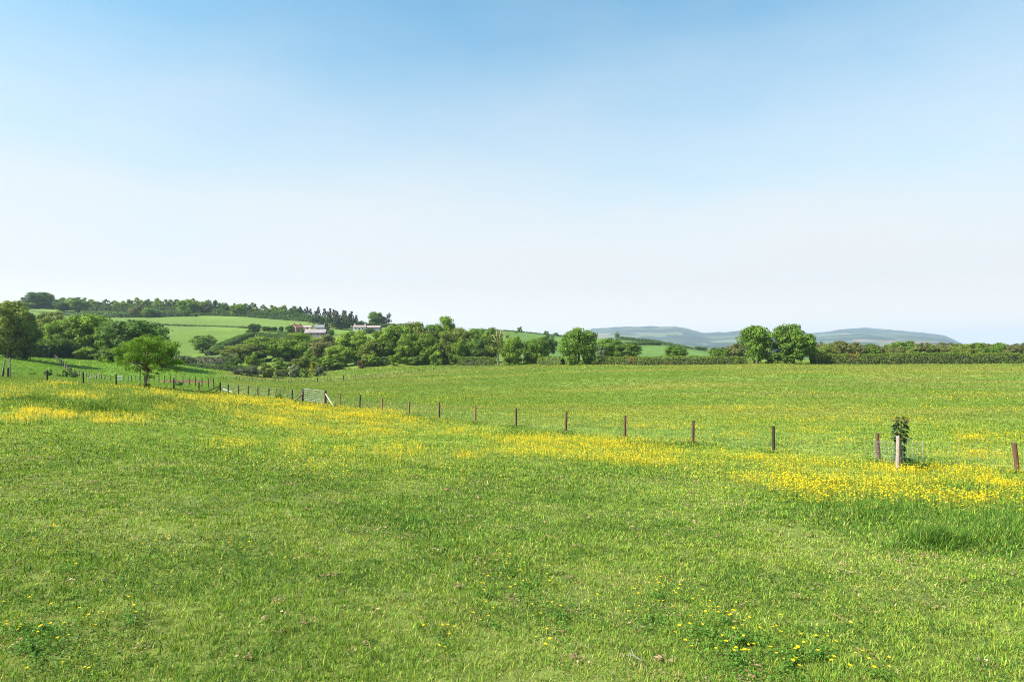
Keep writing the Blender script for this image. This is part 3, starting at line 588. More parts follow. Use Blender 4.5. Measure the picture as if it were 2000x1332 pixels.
# ------------------------------------------------------------------ farm buildings
def pane_mat(): return plain('dark_glass', (.02, .022, .026), (.05, .052, .06), 4, .25)
M['glass'] = pane_mat(); M['brick'] = plain('orange_brick', (.24, .125, .08), (.34, .20, .13), 2); M['redtile'] = plain('red_tile', (.20, .085, .06), (.28, .13, .09), 2, .8, 0, (1, 1, 6))
M['boards'] = plain('weathered_boards', (.15, .11, .12), (.23, .18, .19), 1.2, .9, 0, (6, 6, .3)); M['greytile'] = plain('grey_purple_roof', (.19, .15, .155), (.29, .235, .24), .8, .7)
M['white'] = plain('white_render', (.36, .35, .33), (.46, .45, .43), 1.5); M['pinkroof'] = plain('pale_pink_roof', (.22, .165, .15), (.30, .23, .21), 1.2); M['slate'] = plain('slate', (.12, .12, .14), (.2, .2, .22), 1.5); M['sand'] = plain('sandstone', (.46, .38, .26), (.58, .49, .36), 1)
def house(name, label, px, Y, L, D, hw, hr, wall, roof, rz=0, windows=(), doors=(), chim=(), gable=False, lift=0):
    X = (px-1000)/F*Y; z = float(gz(X, Y))+lift; o = empty(name, (X, Y, z), rz); tag(o, label, 'house' if 'house' in name or 'cottage' in name else 'barn')
    b = MB()
    b.box((0, 0, hw/2-1), (L, D, hw+2))
    for s in (-1, 1): b.poly([(s*L/2, -D/2, hw), (s*L/2, D/2, hw), (s*L/2, 0, hw+hr)][::s])
    b.build('wall', M[wall], o)
    r = MB(); ov = .35; t_ = .18
    for s in (-1, 1):
        n = Vector((0, s*hr, D/2)).normalized()*t_
        q = [Vector((-L/2-ov, s*(D/2+ov), hw-ov*hr/(D/2))), Vector((L/2+ov, s*(D/2+ov), hw-ov*hr/(D/2))), Vector((L/2+ov, 0, hw+hr)), Vector((-L/2-ov, 0, hw+hr))]
        q = [v+Vector((0, 0, .03)) for v in q]; u2 = [v+n for v in q]
        r.poly(u2 if s < 0 else u2[::-1]); r.poly(q[::-1] if s < 0 else q)
        for i in range(4): r.poly([q[i], q[(i+1) % 4], u2[(i+1) % 4], u2[i]])
    ro = r.build('roof', M[roof], o)
    for cx, chh in chim:
        c = MB(); c.box((cx, 0, hw+hr+chh/2-.8), (.9, .9, chh+1.6)); c.box((cx, 0, hw+hr+chh+.1), (1.05, 1.05, .2)); c.tube([(cx, 0, hw+hr+chh+.2), (cx, 0, hw+hr+chh+.6)], .16, 8); c.build('chimney', M['brick' if wall != 'white' else 'white'], ro)
    for x, zc, w, h in windows:
        f = MB(); f.box((x, -D/2-.02, zc), (w, .12, h)); fo = f.build('window', M['white' if wall != 'boards' else 'post_dark'], o)
        g_ = MB(); g_.box((x, -D/2-.09, zc), (w*.8, .03, h*.8)); g_.build('pane', M['glass'], fo)
    for x, w, h in doors:
        d = MB(); d.box((x, -D/2-.03, h/2-.02), (w, .1, h)); d.build('door', M['post_dark'], o)
    return o
house('farmhouse', 'red roofed orange brick farmhouse left of the long barn', 580, 455, 7.2, 5.4, 3.8, 2.0, 'brick', 'redtile', R(64), windows=((-2.1, 2.9, 1.0, 1.1), (2.0, 2.9, 1.0, 1.1), (2.0, 1.1, 1.0, 1.1)), doors=((-1.0, 1, 2.1),), chim=((-2.9, .8), (2.7, .8)), lift=.1)
house('long_barn', 'long low barn with a grey purple roof and weathered board walls', 617, 437, 13.6, 7, 2.3, 2.3, 'boards', 'greytile', R(3), windows=((-2.6, 1.5, 1.4, .9), (2.2, 1.5, 1.4, .9)), doors=((5.2, 1.6, 2.1),), lift=.3)
house('stone_barn', 'small sandy walled outbuilding between farmhouse and long barn', 601, 462, 7, 4.5, 2.2, 1.2, 'sand', 'pinkroof', R(-12), doors=((1, 1.4, 2),), lift=1.5)
house('small_shed', 'small dark roofed shed peeping over the right end of the long barn', 625, 462, 6, 5, 3, 1.9, 'white', 'slate', R(8), windows=((0, 1.5, 1, 1),), lift=.8)
house('white_cottage', 'white cottage with two white chimneys behind the pines', 703, 482, 9, 6, 2.8, 1.4, 'white', 'pinkroof', R(4), windows=((-2.6, 1.6, 1, 1), (2.4, 1.6, 1, 1)), doors=((0, 1, 2.0),), chim=((-3.8, 1.2), (3.8, 1.2)), lift=-.2)
house('long_shed', 'long low shed with a pale pink roof at the right end of the farm', 729, 492, 11.5, 6, 2.2, 1.5, 'slate', 'pinkroof', R(-5), windows=((-3, 1.2, 1, .8), (3, 1.2, 1, .8)), lift=-.1)

# ------------------------------------------------------------------ fences
def stake_mesh(h, r, seed, n=8):
    q = random.Random(seed); mb = MB(); k = [(q.uniform(-.006, .006), q.uniform(-.006, .006), z) for z in np.linspace(-.25, h, 5)]
    mb.tube(k, [r*(1+.06*q.uniform(-1, 1)) for _ in range(4)]+[r*.9], n); return mb
def post(parent, P0, px, top, Y, r=.06, mt='post', lean=0, name='post', X=None):
    """post from the ground to the height seen at row top"""
    X = (px-1000)/F*Y if X is None else X; z = float(gz(X, Y)); h = float(at(px, top, Y)[2])-z if top else 1.1
    o = stake_mesh(h, r, px).build(name, M[mt], parent, (X-P0[0], Y-P0[1], z-P0[2])); o.rotation_euler = (random.uniform(-.02, .02), lean, 0)
    return Vector((X, Y, z)), h
def span_wire(mb, a, b, hts, r=.0026, vert=.15, sag=.01):
    n = max(1, int(round((b-a).length/1.2)))
    for h in hts:
        mb.tube([a.lerp(b, i/n)+Vector((0, 0, h-sag*math.sin(math.pi*i/n))) for i in range(n+1)], r, 3, cap=False)
    if vert:
        k = int((b-a).length/vert)
        for i in range(1, k):
            p = a.lerp(b, i/k); g0 = p.z; mb.tube([(p.x, p.y, g0+hts[0]), (p.x, p.y, g0+hts[-2])], r*.9, 3, cap=False)
near_posts = [(1985, 866, 20, 'post_red', -.09), (1715, 847, 22.9, 'post_red', -.05), (1510, 833, 25.8, 'post_dark', 0), (1353, 822, 28.8, 'post', .01), (1220, 812, 31.8, 'post_red', .02), (1105, 805, 34.8, 'post', .03),
 (1008, 798, 37.8, 'post', 0), (928, 793, 40.8, 'post_orange', .03), (858, 786, 43.8, 'post', .02), (799, 784, 46.8, 'post_orange', .03), (746, 778, 49.8, 'post_orange', .03), (703, 772, 52.8, 'post_dark', .03), (664, 769, 55.8, 'post_orange', .01)]
P0 = at(1105, 843, 34.8); P0[2] = float(gz(P0[0], P0[1]))
fen = empty('stock_fence', P0); tag(fen, 'stock fence of brown posts and wire netting crossing from the right edge to the gate', 'fence')
line = [at(2330, 950, 17.0)[:2]]; a = at(2330, 950, 17.0); fl = []
v, h = post(fen, P0, 2330, None, 17.0, .058, 'post_red'); fl.append(v)
for px, tp, Y, mt, ln in near_posts:
    v, h = post(fen, P0, px, tp-1.0, Y, .066 if mt != 'post_orange' else .068, mt, ln); fl.append(v)
gA, hA = post(fen, P0, 636, 762.5, 57.6, .115, 'post', 0, 'gate_post'); fl.append(gA)
gB, hB = post(fen, P0, 592, 760, 60.3, .115, 'post', 0, 'gate_post')
hts = [.05, .16, .27, .39, .52, .66, .80, .98]
mb = MB()
for a, b in zip(fl[:-1], fl[1:]): span_wire(mb, a, b, hts)
mb.v = [(x-P0[0], y-P0[1], z-P0[2]) for x, y, z in mb.v]; mb.build('wire_netting', M['wire'], fen)
fd = (fl[-3]-gA).normalized()
b_ = MB(); b_.tube([gA+Vector((0, 0, hA*.78))-Vector(P0), gA+fd*1.45+Vector((.15, -.35, 0))-Vector(P0)+Vector((0, 0, float(gz(gA.x+fd.x*1.45+.15, gA.y+fd.y*1.45-.35))-gA.z-fd.z*1.45+0))], .06, 8); tag(b_.build('brace', M['peeled'], fen), 'pale peeled brace pole')
# left fence from gate round the corner
left = [(571, 761, 61.2, 'post_dark', 0), (538, 758, 62.2, 'post_orange', .12), (525, 757, 62.6, 'post_dark', .05), (504, 755, 63.2, 'post', 0), (485, 753.5, 63.7, 'post', .01), (466.5, 752.5, 64.2, 'post', 0), (446, 750.5, 64.7, 'post_dark', .02)]
P1 = at(485, 768, 63.7); P1[2] = float(gz(P1[0], P1[1]))
fe2 = empty('stock_fence', P1); tag(fe2, 'stock fence of dark posts from the gate to the braced corner post', 'fence')
fl2 = [gB]
for px, tp, Y, mt, ln in left: fl2.append(post(fe2, P1, px, tp, Y, .064, mt, ln)[0])
cor, hc = post(fe2, P1, 430.5, 746, 65.2, .085, 'post_dark', 0, 'corner_post'); fl2.append(cor)
mb = MB()
for a, b in zip(fl2[:-1], fl2[1:]): span_wire(mb, a, b, hts)
mb.v = [(x-P1[0], y-P1[1], z-P1[2]) for x, y, z in mb.v]; mb.build('wire_netting', M['wire'], fe2)
def brace(parent, P, top, foot, r, mt):
    b = MB(); b.tube([Vector(top)-Vector(P), Vector(foot)-Vector(P)], r, 7); return b.build('brace', M[mt], parent)
def gpt(px, Y, up=0): X = (px-1000)/F*Y; return Vector((X, Y, float(gz(X, Y))+up))
brace(fe2, P1, gB+Vector((0, 0, hB*.6)), gpt(577, 59.8, .02), .05, 'post')
brace(fe2, P1, cor+Vector((0, 0, hc*.62)), gpt(404, 63.4, .03), .05, 'post_dark')
brace(fe2, P1, cor+Vector((0, 0, hc*.45)), gpt(421, 64.2, .03), .04, 'post_dark')
s = MB(); s.tube([(cor.x+.15-P1[0], cor.y-.1-P1[1], cor.z+.62-P1[2]), (cor.x+.45-P1[0], cor.y-.1-P1[1], cor.z+.3-P1[2]), (cor.x+1.3-P1[0], cor.y-.15-P1[1], cor.z+.04-P1[2])], [.05, .07, .05], 7)
o = s.build('plastic_sheet', M['plastic']); o.location = P1; tag(o, 'thin pale plastic strip trailing from the braced corner post', 'sheet')
# fence coming back towards the viewer on the left
P2 = at(227, 752, 57.5); P2[2] = float(gz(P2[0], P2[1]))
fe3 = empty('stock_fence', P2); tag(fe3, 'fence of widely spaced dark posts at the left edge of the flowery pasture', 'fence')
fl3 = [cor]
for px, tp, Y, mt in ((389, 746, 63.2, 'post_dark'), (340, 738, 61, 'post_dark'), (283.5, 735, 59.2, 'post'), (227, 731.5, 57.5, 'post_dark'), (163, 727.5, 55.5, 'post_dark'), (93, 723, 53.5, 'post_dark')): fl3.append(post(fe3, P2, px, tp, Y, .066, mt)[0])
v, h = post(fe3, P2, 17, 718, 51.5, .085, 'post_dark', 0, 'corner_post'); fl3.append(v)
fl3.append(post(fe3, P2, 6, 720, 51, .06, 'post_dark', .12)[0]); fl3.append(post(fe3, P2, -70, 715, 49, .055, 'post_dark')[0]); fl3.append(post(fe3, P2, -170, 712, 46.5, .055, 'post')[0])
mb = MB()
for a, b in zip(fl3[:-1], fl3[1:]): span_wire(mb, a, b, hts, vert=.3)
mb.v = [(x-P2[0], y-P2[1], z-P2[2]) for x, y, z in mb.v]; mb.build('wire_netting', M['wire'], fe3)
for px, tp, bx, lb in ((19.5, 698, 20, 'tall upright grey pole beside the corner post at the left edge'), (10.5, 701, 3, 'tall grey pole leaning right at the left edge')):
    a = gpt(bx, 51.3, -.2); b = Vector(at(px, tp, 51.3)); mb = MB(); mb.tube([a-a, (a.lerp(b, .5)-a)*1.0, b-a], [.06, .055, .05], 8); o = mb.build('wooden_pole', M['post_grey'], None, a); tag(o, lb, 'pole')
# farther fence running left then up the field
P3 = at(300, 750, 98); P3[2] = float(gz(P3[0], P3[1]))
fe4 = empty('stock_fence', P3); tag(fe4, 'farther fence of close set posts running left past the field tree and up the slope', 'fence')
ph = stake_mesh(1.15, .06, 3).mesh('post', M['post']); ph2 = stake_mesh(1.1, .065, 4).mesh('post', M['post_grey']); phd = stake_mesh(1.2, .06, 5).mesh('post', M['post_dark'])
def postline(fe, P, pts, meshes, sc_=1):
    vs = []
    for k, (px, Y) in enumerate(pts):
        v = gpt(px, Y); o = link('post', meshes[k % len(meshes)], fe, v-Vector(P)); o.rotation_euler = (random.uniform(-.05, .05), random.uniform(-.05, .05), random.uniform(0, 6)); o.scale = (sc_, sc_, sc_*random.uniform(.92, 1.08)); vs.append(v)
    return vs
xs = [418, 407, 395, 382, 370, 358, 344, 333, 322, 311, 301, 291, 282, 274, 266, 258, 251, 243]; ys = np.interp(xs, [243, 418], [106, 74])
v4 = postline(fe4, P3, list(zip(xs, ys)), [phd, ph, phd])
xs = [217, 211, 205, 199, 194, 189, 184, 179, 174, 169, 164, 160, 156, 152, 149, 146, 143]; v5 = postline(fe4, P3, list(zip(xs, np.interp(xs, [143, 217], [126, 111]))), [ph, ph2, phd])
k = np.arange(34); xs = 141-k*1.27; v6 = postline(fe4, P3, list(zip(xs, 127+k*1.85)), [ph2, ph, ph2])
mb = MB()
for vs in (v4, v5, v6):
    for a, b in zip(vs[:-1], vs[1:]): span_wire(mb, a, b, [.2, .5, .8, 1.0], .003, 0)
mb.v = [(x-P3[0], y-P3[1], z-P3[2]) for x, y, z in mb.v]; mb.build('wire', M['wire'], fe4)
# tiny fence across the valley
P4 = at(650, 742, 170); P4[2] = float(gz(P4[0], P4[1]))
fe5 = empty('stock_fence', P4); tag(fe5, 'faint far post and wire fence climbing right towards the centre wood', 'fence')
def rowY(px, py):
    x, y = hit(np.array([px], float), np.array([py], float)); return float(y[0])
fx = np.array([405, 450, 520, 600, 680, 760, 850, 950]); fy = np.array([742, 743, 746, 748, 742, 734, 726, 716])
px5 = list(np.linspace(405, 690, 46))+list(np.linspace(695, 950, 48))
pt = [(p, rowY(p, float(np.interp(p, fx, fy)))) for p in px5]; v7 = postline(fe5, P4, pt, [ph2, ph, phd, ph2], .9)
for i in (34, 42): o = link('post', phd, fe5, v7[i]-Vector(P4)); o.scale = (2.2, 2.2, 1.15)
mb = MB()
for a, b in zip(v7[:-1], v7[1:]):
    if (a-b).length < 25: span_wire(mb, a, b, [.3, .6, .9], .004, 0)
mb.v = [(x-P4[0], y-P4[1], z-P4[2]) for x, y, z in mb.v]; mb.build('wire', M['wire'], fe5)
# poles by the earth patch, rail, small gate
for px, tp, Y, lb in ((342, 728, 80, 'thin leaning grey pole before the bare earth bank, left of two'), (358.5, 728, 82, 'thin upright grey pole before the bare earth bank, right of two')):
    a = gpt(px, Y, -.1); b = Vector(at(px+(2.5 if px < 350 else .5), tp, Y)); mb = MB(); mb.tube([(0, 0, 0), (b-a)*.5, b-a], [.05, .045, .04], 7); tag(mb.build('wooden_pole', M['post_grey'], None, a), lb, 'pole')
def gate(name, label, A, B, h, bars, nup, rail_r=.018):
    d = B-A; L = d.length; o = empty(name, A); tag(o, label, 'gate')
    pt_ = lambda f_, z: d*f_+Vector((0, 0, z))
    fr = MB(); z0 = .13
    fr.tube([pt_(.02, z0), pt_(.02, h), pt_(.98, h), pt_(.98, z0)][0:2], rail_r*1.3, 8); fr.tube([pt_(.98, z0), pt_(.98, h)], rail_r*1.3, 8); fr.tube([pt_(.02, h), pt_(.98, h)], rail_r*1.3, 8); fr.tube([pt_(.02, z0), pt_(.98, z0)], rail_r*1.2, 8)
    fr.build('frame', M['galv'], o)
    for z in bars[1:-1]: b = MB(); b.tube([pt_(.02, z), pt_(.98, z)], rail_r, 7); b.build('rail', M['galv'], o)
    for f_ in nup: u_ = MB(); u_.tube([pt_(f_, z0)+Vector((0, -.03, 0)), pt_(f_, h)+Vector((0, -.03, 0))], rail_r*.9, 6); u_.build('upright', M['galv'], o)
    hg = MB(); [hg.box(tuple(pt_(.008, z)), (.1, .06, .05)) for z in (h*.85, h*.3)]; hg.build('hinge', M['galv'], o)
    return o
dirg = (gA-gB).normalized()
gate('field_gate', 'galvanised seven bar field gate between two thick brown posts', gB+dirg*.16+Vector((0, 0, .02)), gA-dirg*.16+Vector((0, 0, .02)), 1.2, [.13, .28, .43, .60, .79, .99, 1.2], (.36, .68), .019)
gate('metal_hurdle', 'small pale metal gate in the farther fence left of the field tree', gpt(228, 108), gpt(240, 106), 1.15, [.13, .4, .65, .9, 1.15], (.5,), .03)
mb = MB(); mb.tube([(0, 0, .15), (1.3, 0, .55), (2.4, 0, .95)], .06, 7); o = mb.build('fallen_rail', M['bleached'], None, gpt(170, 116)); tag(o, 'pale fallen rail leaning on the farther fence', 'rail')

# ------------------------------------------------------------------ field tree with its stakes
X, Y = (279-1000)/F*58.2, 58.2; z = float(gz(X, Y)); o = empty('field_tree', (X, Y, z)); tag(o, 'small umbrella shaped tree with a low spreading crown standing at the pasture edge', 'tree')
r = np.random.default_rng(51); sx = 58.2/F
lob = []
def blob(px, py, w, n, rad):
    for _ in range(n):
        a, q = r.random()*6.283, r.random()**.5
        lob.append(((px-279+math.cos(a)*q*w)*sx, r.uniform(-1, 1)*2.3*math.sqrt(max(0.05, 1-((px-279)/75)**2)), (757-py+math.sin(a)*q*w*.6)*sx, rad*r.uniform(.7, 1.2)*sx))
for q in ((285, 668, 20, 16, 11), (262, 678, 18, 14, 11), (245, 690, 18, 12, 10), (232, 704, 12, 8, 9), (310, 674, 18, 14, 11), (330, 688, 16, 12, 10), (342, 706, 11, 9, 9), (290, 690, 30, 22, 11), (268, 708, 22, 10, 9), (315, 706, 24, 14, 10), (284, 722, 10, 5, 8), (300, 733, 7, 4, 7), (337, 722, 8, 4, 7), (230, 712, 8, 4, 6)): blob(*q)
lob = np.array(lob); nlf = 22000; li = r.choice(len(lob), nlf, p=lob[:, 3]**2/np.sum(lob[:, 3]**2)); u = unit(r, nlf); q = r.random(nlf)**.35*(.85+.3*r.random(nlf))
Pp = lob[li, :3]+u*(lob[li, 3]*q)[:, None]*np.array([1, 1, .6]); lv = r.normal(1, .13, len(lob))[li]*r.normal(1, .18, nlf); hu = r.normal(0, .08, nlf)
hu = hu-.04
Vv, Q = leaf_quads(Pp, u*.7+unit(r, nlf)*.7+np.array([0, 0, .35]), .062*(.6+.8*r.random(nlf)), r)
cm = mesh_arrays('crown', Vv, [Q], [M['field']], None, np.repeat(np.clip(np.stack([lv*(1+hu)*.92, lv, lv*.9], -1), .4, 1.8), 4, 0)); link('crown', cm, o)
mb = MB(); mb.tube([(.25, 0, -.1), (.28, 0, .4), (.42, 0, 1.0), (.55, 0, 1.7), (.35, 0, 2.5), (.4, 0, 3.4)], [.14, .105, .09, .08, .06, .03], 9)
for i in sorted(range(len(lob)), key=lambda i: (i*37) % 101)[:26]:
    c = Vector(lob[i, :3]); s_ = Vector((.45, 0, 1.25+.9*((i*13) % 7)/7)); mb.tube([s_, s_.lerp(c, .5)+Vector((0, 0, .18)), c], [.07, .045, .015], 5)
mb.build('trunk', M['bark'], o, smooth=True)
for dx, h, ln in ((-.05, 1.75, 0.02), (.52, 1.55, -.03)):
    s_ = stake_mesh(h, .05, int(dx*100)+9); q = s_.build('tree_stake', M['post_grey'], None, (X+dx, Y-.35, float(gz(X+dx, Y-.35)))); q.rotation_euler = (0, ln, 0); tag(q, ('left' if dx < .2 else 'right')+' one of the two weathered stakes at the foot of the umbrella shaped tree', 'stake')
bush('bramble_bush', 'tiny bush at the foot of the umbrella shaped tree', 287, 747, 57.6, 14, 'bush1', 'mid')
# small shrubs along the left fences
for px, tp, Y, w, mt, lb in ((95, 721, 88, 15, 'dark', 'dark round shrub behind the leftmost pasture fence post'), (127, 722, 95, 13, 'dark', 'upright dark shrub left of two beside the farther fence'), (145, 724, 98, 15, 'dark', 'low dark shrub right of two beside the farther fence'),
        (30, 726, 80, 14, 'mid', 'low straggly weed clump near the tall poles'), (62, 727, 84, 16, 'mid', 'low straggly weed clump between the poles and the round shrub'), (350, 744, 76, 14, 'mid', 'small green shrub beside the thin poles'), (137, 716, 120, 8, 'mid', 'small green tuft bush high on the farther fence'), (115, 729, 92, 10, 'olive', 'very low olive clump between the two dark shrubs')):
    bush('shrub', lb, px, tp, Y, w, 'bush0' if w > 13 else 'bush1', mt)
# sapling by the gate
def leafy(name, label, px, Y, h, w, n, ls, mt, seed, cat, topred=False, lean=0):
    X = (px-1000)/F*Y; z = float(gz(X, Y)); o = empty(name, (X, Y, z)); tag(o, label, cat); r = np.random.default_rng(seed)
    mb = MB(); mb.tube([(0, 0, -.1), (lean*.3, 0, h*.3), (lean*.7, 0, h*.65), (lean, 0, h*.96)], [.03, .025, .018, .008], 7)
    for k in range(14):
        t_ = .2+.75*k/14; a = k*2.4; mb.tube([(lean*t_, 0, h*t_), (lean*t_+math.cos(a)*w*.6, math.sin(a)*w*.6, h*t_+.08)], [.008, .003], 4)
    mb.build('stem', M['bark'], o)
    t_ = r.random(n)**.9; a = r.random(n)*6.283; q = w*(.35+.75*r.random(n))
    zz = h*(.08+.92*t_); env = np.where(t_ > .52, 1.25-.45*(t_-.52)/.48, .52+.15*np.sin(t_*17))
    P_ = np.stack([lean*t_+np.cos(a)*q*env, np.sin(a)*q*env, zz], -1); d = np.stack([np.cos(a), np.sin(a), -.75*np.ones(n)+.5*r.random(n)], -1); d /= np.linalg.norm(d, axis=1, keepdims=True)
    sd = np.cross(d, unit(r, n)); sd /= np.linalg.norm(sd, axis=1, keepdims=True); L_ = ls*(.7+.6*r.random(n))[:, None]
    V_ = np.stack([P_, P_+d*L_*.45+sd*L_*.2, P_+d*L_, P_+d*L_*.45-sd*L_*.2], 1).reshape(-1, 3)
    c = np.clip(r.normal(1, .25, n), .4, 1.8)[:, None]*np.ones(3); 
    if topred: c = np.where((zz > h*.93)[:, None]|(r.random(n) < .05)[:, None], c*np.array([4.2, 1.5, 1.8]), c)
    link('leaves', mesh_arrays('leaves', V_, [np.arange(4*n).reshape(n, 4)], [M[mt]], None, np.repeat(c, 4, 0)), o); return o
leafy('sapling', 'small light green sapling growing against the fence left of the gate', 546, 61.0, 1.15, .42, 420, .10, 'mid', 5, 'sapling', lean=.2)
bush('bramble_bush', 'low bramble spreading at the foot of the gate side sapling', 544, 771, 60.6, 20, 'bush1', 'fresh')
M['laurel'] = leaf_mat('laurel_leaf', (.022, .048, .016), transl=.15, rough=.5, spec=.25)
leafy('young_tree', 'narrow young tree with dark drooping leaves and a coppery tip behind the pale stake', 1757, 20.3, 1.62, .15, 480, .135, 'laurel', 8, 'young tree', True, .03)
a = gpt(1750, 19.6, -.1); b = Vector(at(1754.5, 851, 19.7)); mb = MB(); q_ = [(b-a)*t_+Vector((.006*math.sin(5*t_), 0, 0)) for t_ in (0, .35, .7, 1)]; mb.tube(q_, [.056, .054, .052, .05], 9)
tag(mb.build('tree_stake', M['bleached'], None, a), 'pale bleached stake leaning beside the narrow young tree at right', 'stake')
g1, g2, g3 = gpt(1706, 21.6), gpt(1801, 21.0), gpt(1752, 19.9); mb = MB()
for aa, bb in ((g1, g3), (g3, g2), (g2, g1)): span_wire(mb, aa, bb, [.15, .3, .45, .6, .75, .78], .0013, .1)
for p_ in (g1, g2): mb.tube([p_, p_+Vector((0, 0, .86))], .012, 5)
mb.v = [(x-g3.x, y-g3.y, z-g3.z) for x, y, z in mb.v]; tag(mb.build('wire_guard', M['wire'], None, g3), 'faint wire netting guard around the narrow young tree', 'tree guard')
bush('weed_clump', 'dark green weed clump at the foot of the narrow young tree', 1781, 896, 19.8, 50, 'bush1', 'dark')

# ------------------------------------------------------------------ grass
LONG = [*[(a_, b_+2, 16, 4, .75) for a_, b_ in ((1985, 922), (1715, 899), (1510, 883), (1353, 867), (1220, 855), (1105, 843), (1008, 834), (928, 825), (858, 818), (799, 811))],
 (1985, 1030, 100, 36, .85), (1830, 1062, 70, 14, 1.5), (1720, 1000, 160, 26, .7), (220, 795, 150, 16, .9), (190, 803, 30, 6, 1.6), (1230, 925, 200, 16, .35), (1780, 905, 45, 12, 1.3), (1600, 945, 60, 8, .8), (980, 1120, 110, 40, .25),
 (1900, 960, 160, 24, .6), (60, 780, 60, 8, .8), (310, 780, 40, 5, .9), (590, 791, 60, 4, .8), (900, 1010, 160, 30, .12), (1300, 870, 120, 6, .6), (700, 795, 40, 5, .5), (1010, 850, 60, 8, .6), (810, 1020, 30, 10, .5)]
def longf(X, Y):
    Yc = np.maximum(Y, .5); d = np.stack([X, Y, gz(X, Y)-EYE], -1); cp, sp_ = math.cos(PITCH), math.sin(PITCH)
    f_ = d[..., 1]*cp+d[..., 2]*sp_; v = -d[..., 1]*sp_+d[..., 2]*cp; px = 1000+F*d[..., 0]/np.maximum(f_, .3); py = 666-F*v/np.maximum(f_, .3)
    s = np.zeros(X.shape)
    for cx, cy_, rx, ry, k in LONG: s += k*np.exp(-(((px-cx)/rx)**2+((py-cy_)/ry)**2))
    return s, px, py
def grass(name, label, n, r0, r1, seed, wk, expo=1.8, spots=False):
    r = np.random.default_rng(seed); rr = np.exp(np.linspace(math.log(r0), math.log(r1), 600)); dn = np.where(rr < 4, 1, (4/rr)**expo)*rr*rr
    cdf = np.cumsum(dn); cdf /= cdf[-1]; rad = np.interp(r.random(n), cdf, rr); th = r.uniform(-1, 1, n)*np.where(rad < 40, R(62), R(45)); X = rad*np.sin(th); Y = rad*np.cos(th)
    if spots:
        q = [(a_, b_, c_*.8, d_*.8) for a_, b_, c_, d_, e_ in LONG if e_ >= .6]; wq = np.array([c_*d_ for a_, b_, c_, d_ in q]); q = np.array(q)[r.choice(len(q), n, p=wq/wq.sum())]; an = r.random(n)*6.283; sq = np.abs(r.normal(0, .75, n)); X, Y = hit(q[:, 0]+np.cos(an)*sq*q[:, 2], q[:, 1]+np.sin(an)*sq*q[:, 3]); rad = np.hypot(X, Y)
    nb = 9; keep = Y > .8; X, Y, rad = X[keep], Y[keep], rad[keep]; tid = np.arange(len(X)//nb*nb)//nb; ox, oy = X[:len(tid)//nb], Y[:len(tid)//nb]; orr = rad[:len(tid)//nb]; tone = np.clip(r.normal(1, .17, len(ox)), .5, 1.6)[tid]; tch = r.random(len(ox))[tid]; tl_ = np.clip(r.normal(1, .28, len(ox)), .5, 2)[tid]
    off = r.normal(0, 1, (len(tid), 2))*(.016*(orr[tid]/4)**.75)[:, None]; X, Y = ox[tid]+off[:, 0], oy[tid]+off[:, 1]; rad = np.hypot(X, Y); taz = np.arctan2(off[:, 1], off[:, 0])
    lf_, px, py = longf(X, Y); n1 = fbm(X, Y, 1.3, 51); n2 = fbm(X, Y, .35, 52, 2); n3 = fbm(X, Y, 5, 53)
    dens = sstep(.18, .5, n2+.25*n1)*.75+.25+lf_
    bare = sstep(.70, .80, fbm(X, Y, .55, 57, 3))*sstep(14, 8, rad)
    ea = r.random(len(X)) < np.maximum(earthf(X, Y)[0]*.85, earthf(X, Y)[1])
    keep = (r.random(len(X)) < dens)&~ea; X, Y, rad, lf_, n1, n2, n3, px, tone, tch, taz, tl_ = [q[keep] for q in (X, Y, rad, lf_, n1, n2, n3, px, tone, tch, taz, tl_)]; n = len(X)
    Z = gz(X, Y)
    L = (.016+.023*r.random(n)**1.4)*(0.6+.9*n1)*(1+2.2*lf_)+.0009*np.minimum(rad, 60)
    L *= tl_; L *= np.where(r.random(n) < .02, 1.8, 1); wd = wk*(rad/4)**.88*(.6+.8*r.random(n)); L = np.maximum(L, wd*1.6)
    az = taz+r.normal(0, .7, n); lean = np.abs(r.normal(.85, .40, n))*(1-.3*np.clip(lf_, 0, 1))
    flat = r.random(n) < .07; lean = np.where(flat, 1.6, lean); hx_, hy_ = np.cos(az), np.sin(az); tw = az+math.pi/2+r.normal(0, .5, n); sxn, syn = np.cos(tw)*wd/2, np.sin(tw)*wd/2
    up = np.cos(np.clip(lean, 0, 1.45)); ho = np.sin(np.clip(lean, 0, 1.45))
    b = np.stack([X, Y, Z-.008], -1); s = np.stack([sxn, syn, np.zeros(n)], -1)
    mid = b+np.stack([hx_*ho*.35*L, hy_*ho*.35*L, .55*L*(up*.6+.4)], -1); tip = b+np.stack([hx_*ho*L, hy_*ho*L, L*up+.01], -1)
    V = np.stack([b-s*.8, b+s*.8, mid+s, mid-s, tip], 1).reshape(-1, 3); k = np.arange(n)*5
    Q = np.stack([k, k+1, k+2, k+3], -1); T = np.stack([k+3, k+2, k+4], -1)
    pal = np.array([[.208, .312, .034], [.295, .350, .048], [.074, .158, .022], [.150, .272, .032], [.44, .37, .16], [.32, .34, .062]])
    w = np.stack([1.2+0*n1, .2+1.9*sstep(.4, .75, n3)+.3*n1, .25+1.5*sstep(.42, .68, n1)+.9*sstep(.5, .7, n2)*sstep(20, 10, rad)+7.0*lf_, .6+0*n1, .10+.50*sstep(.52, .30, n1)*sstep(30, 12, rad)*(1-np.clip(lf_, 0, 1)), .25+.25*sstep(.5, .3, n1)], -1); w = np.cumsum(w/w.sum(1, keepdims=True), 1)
    ch = (np.where(r.random(n) < .6, tch, r.random(n))[:, None] > w).sum(1).clip(0, 5); ch = np.where(flat & (r.random(n) < .5) & (rad < 25), 4, ch)
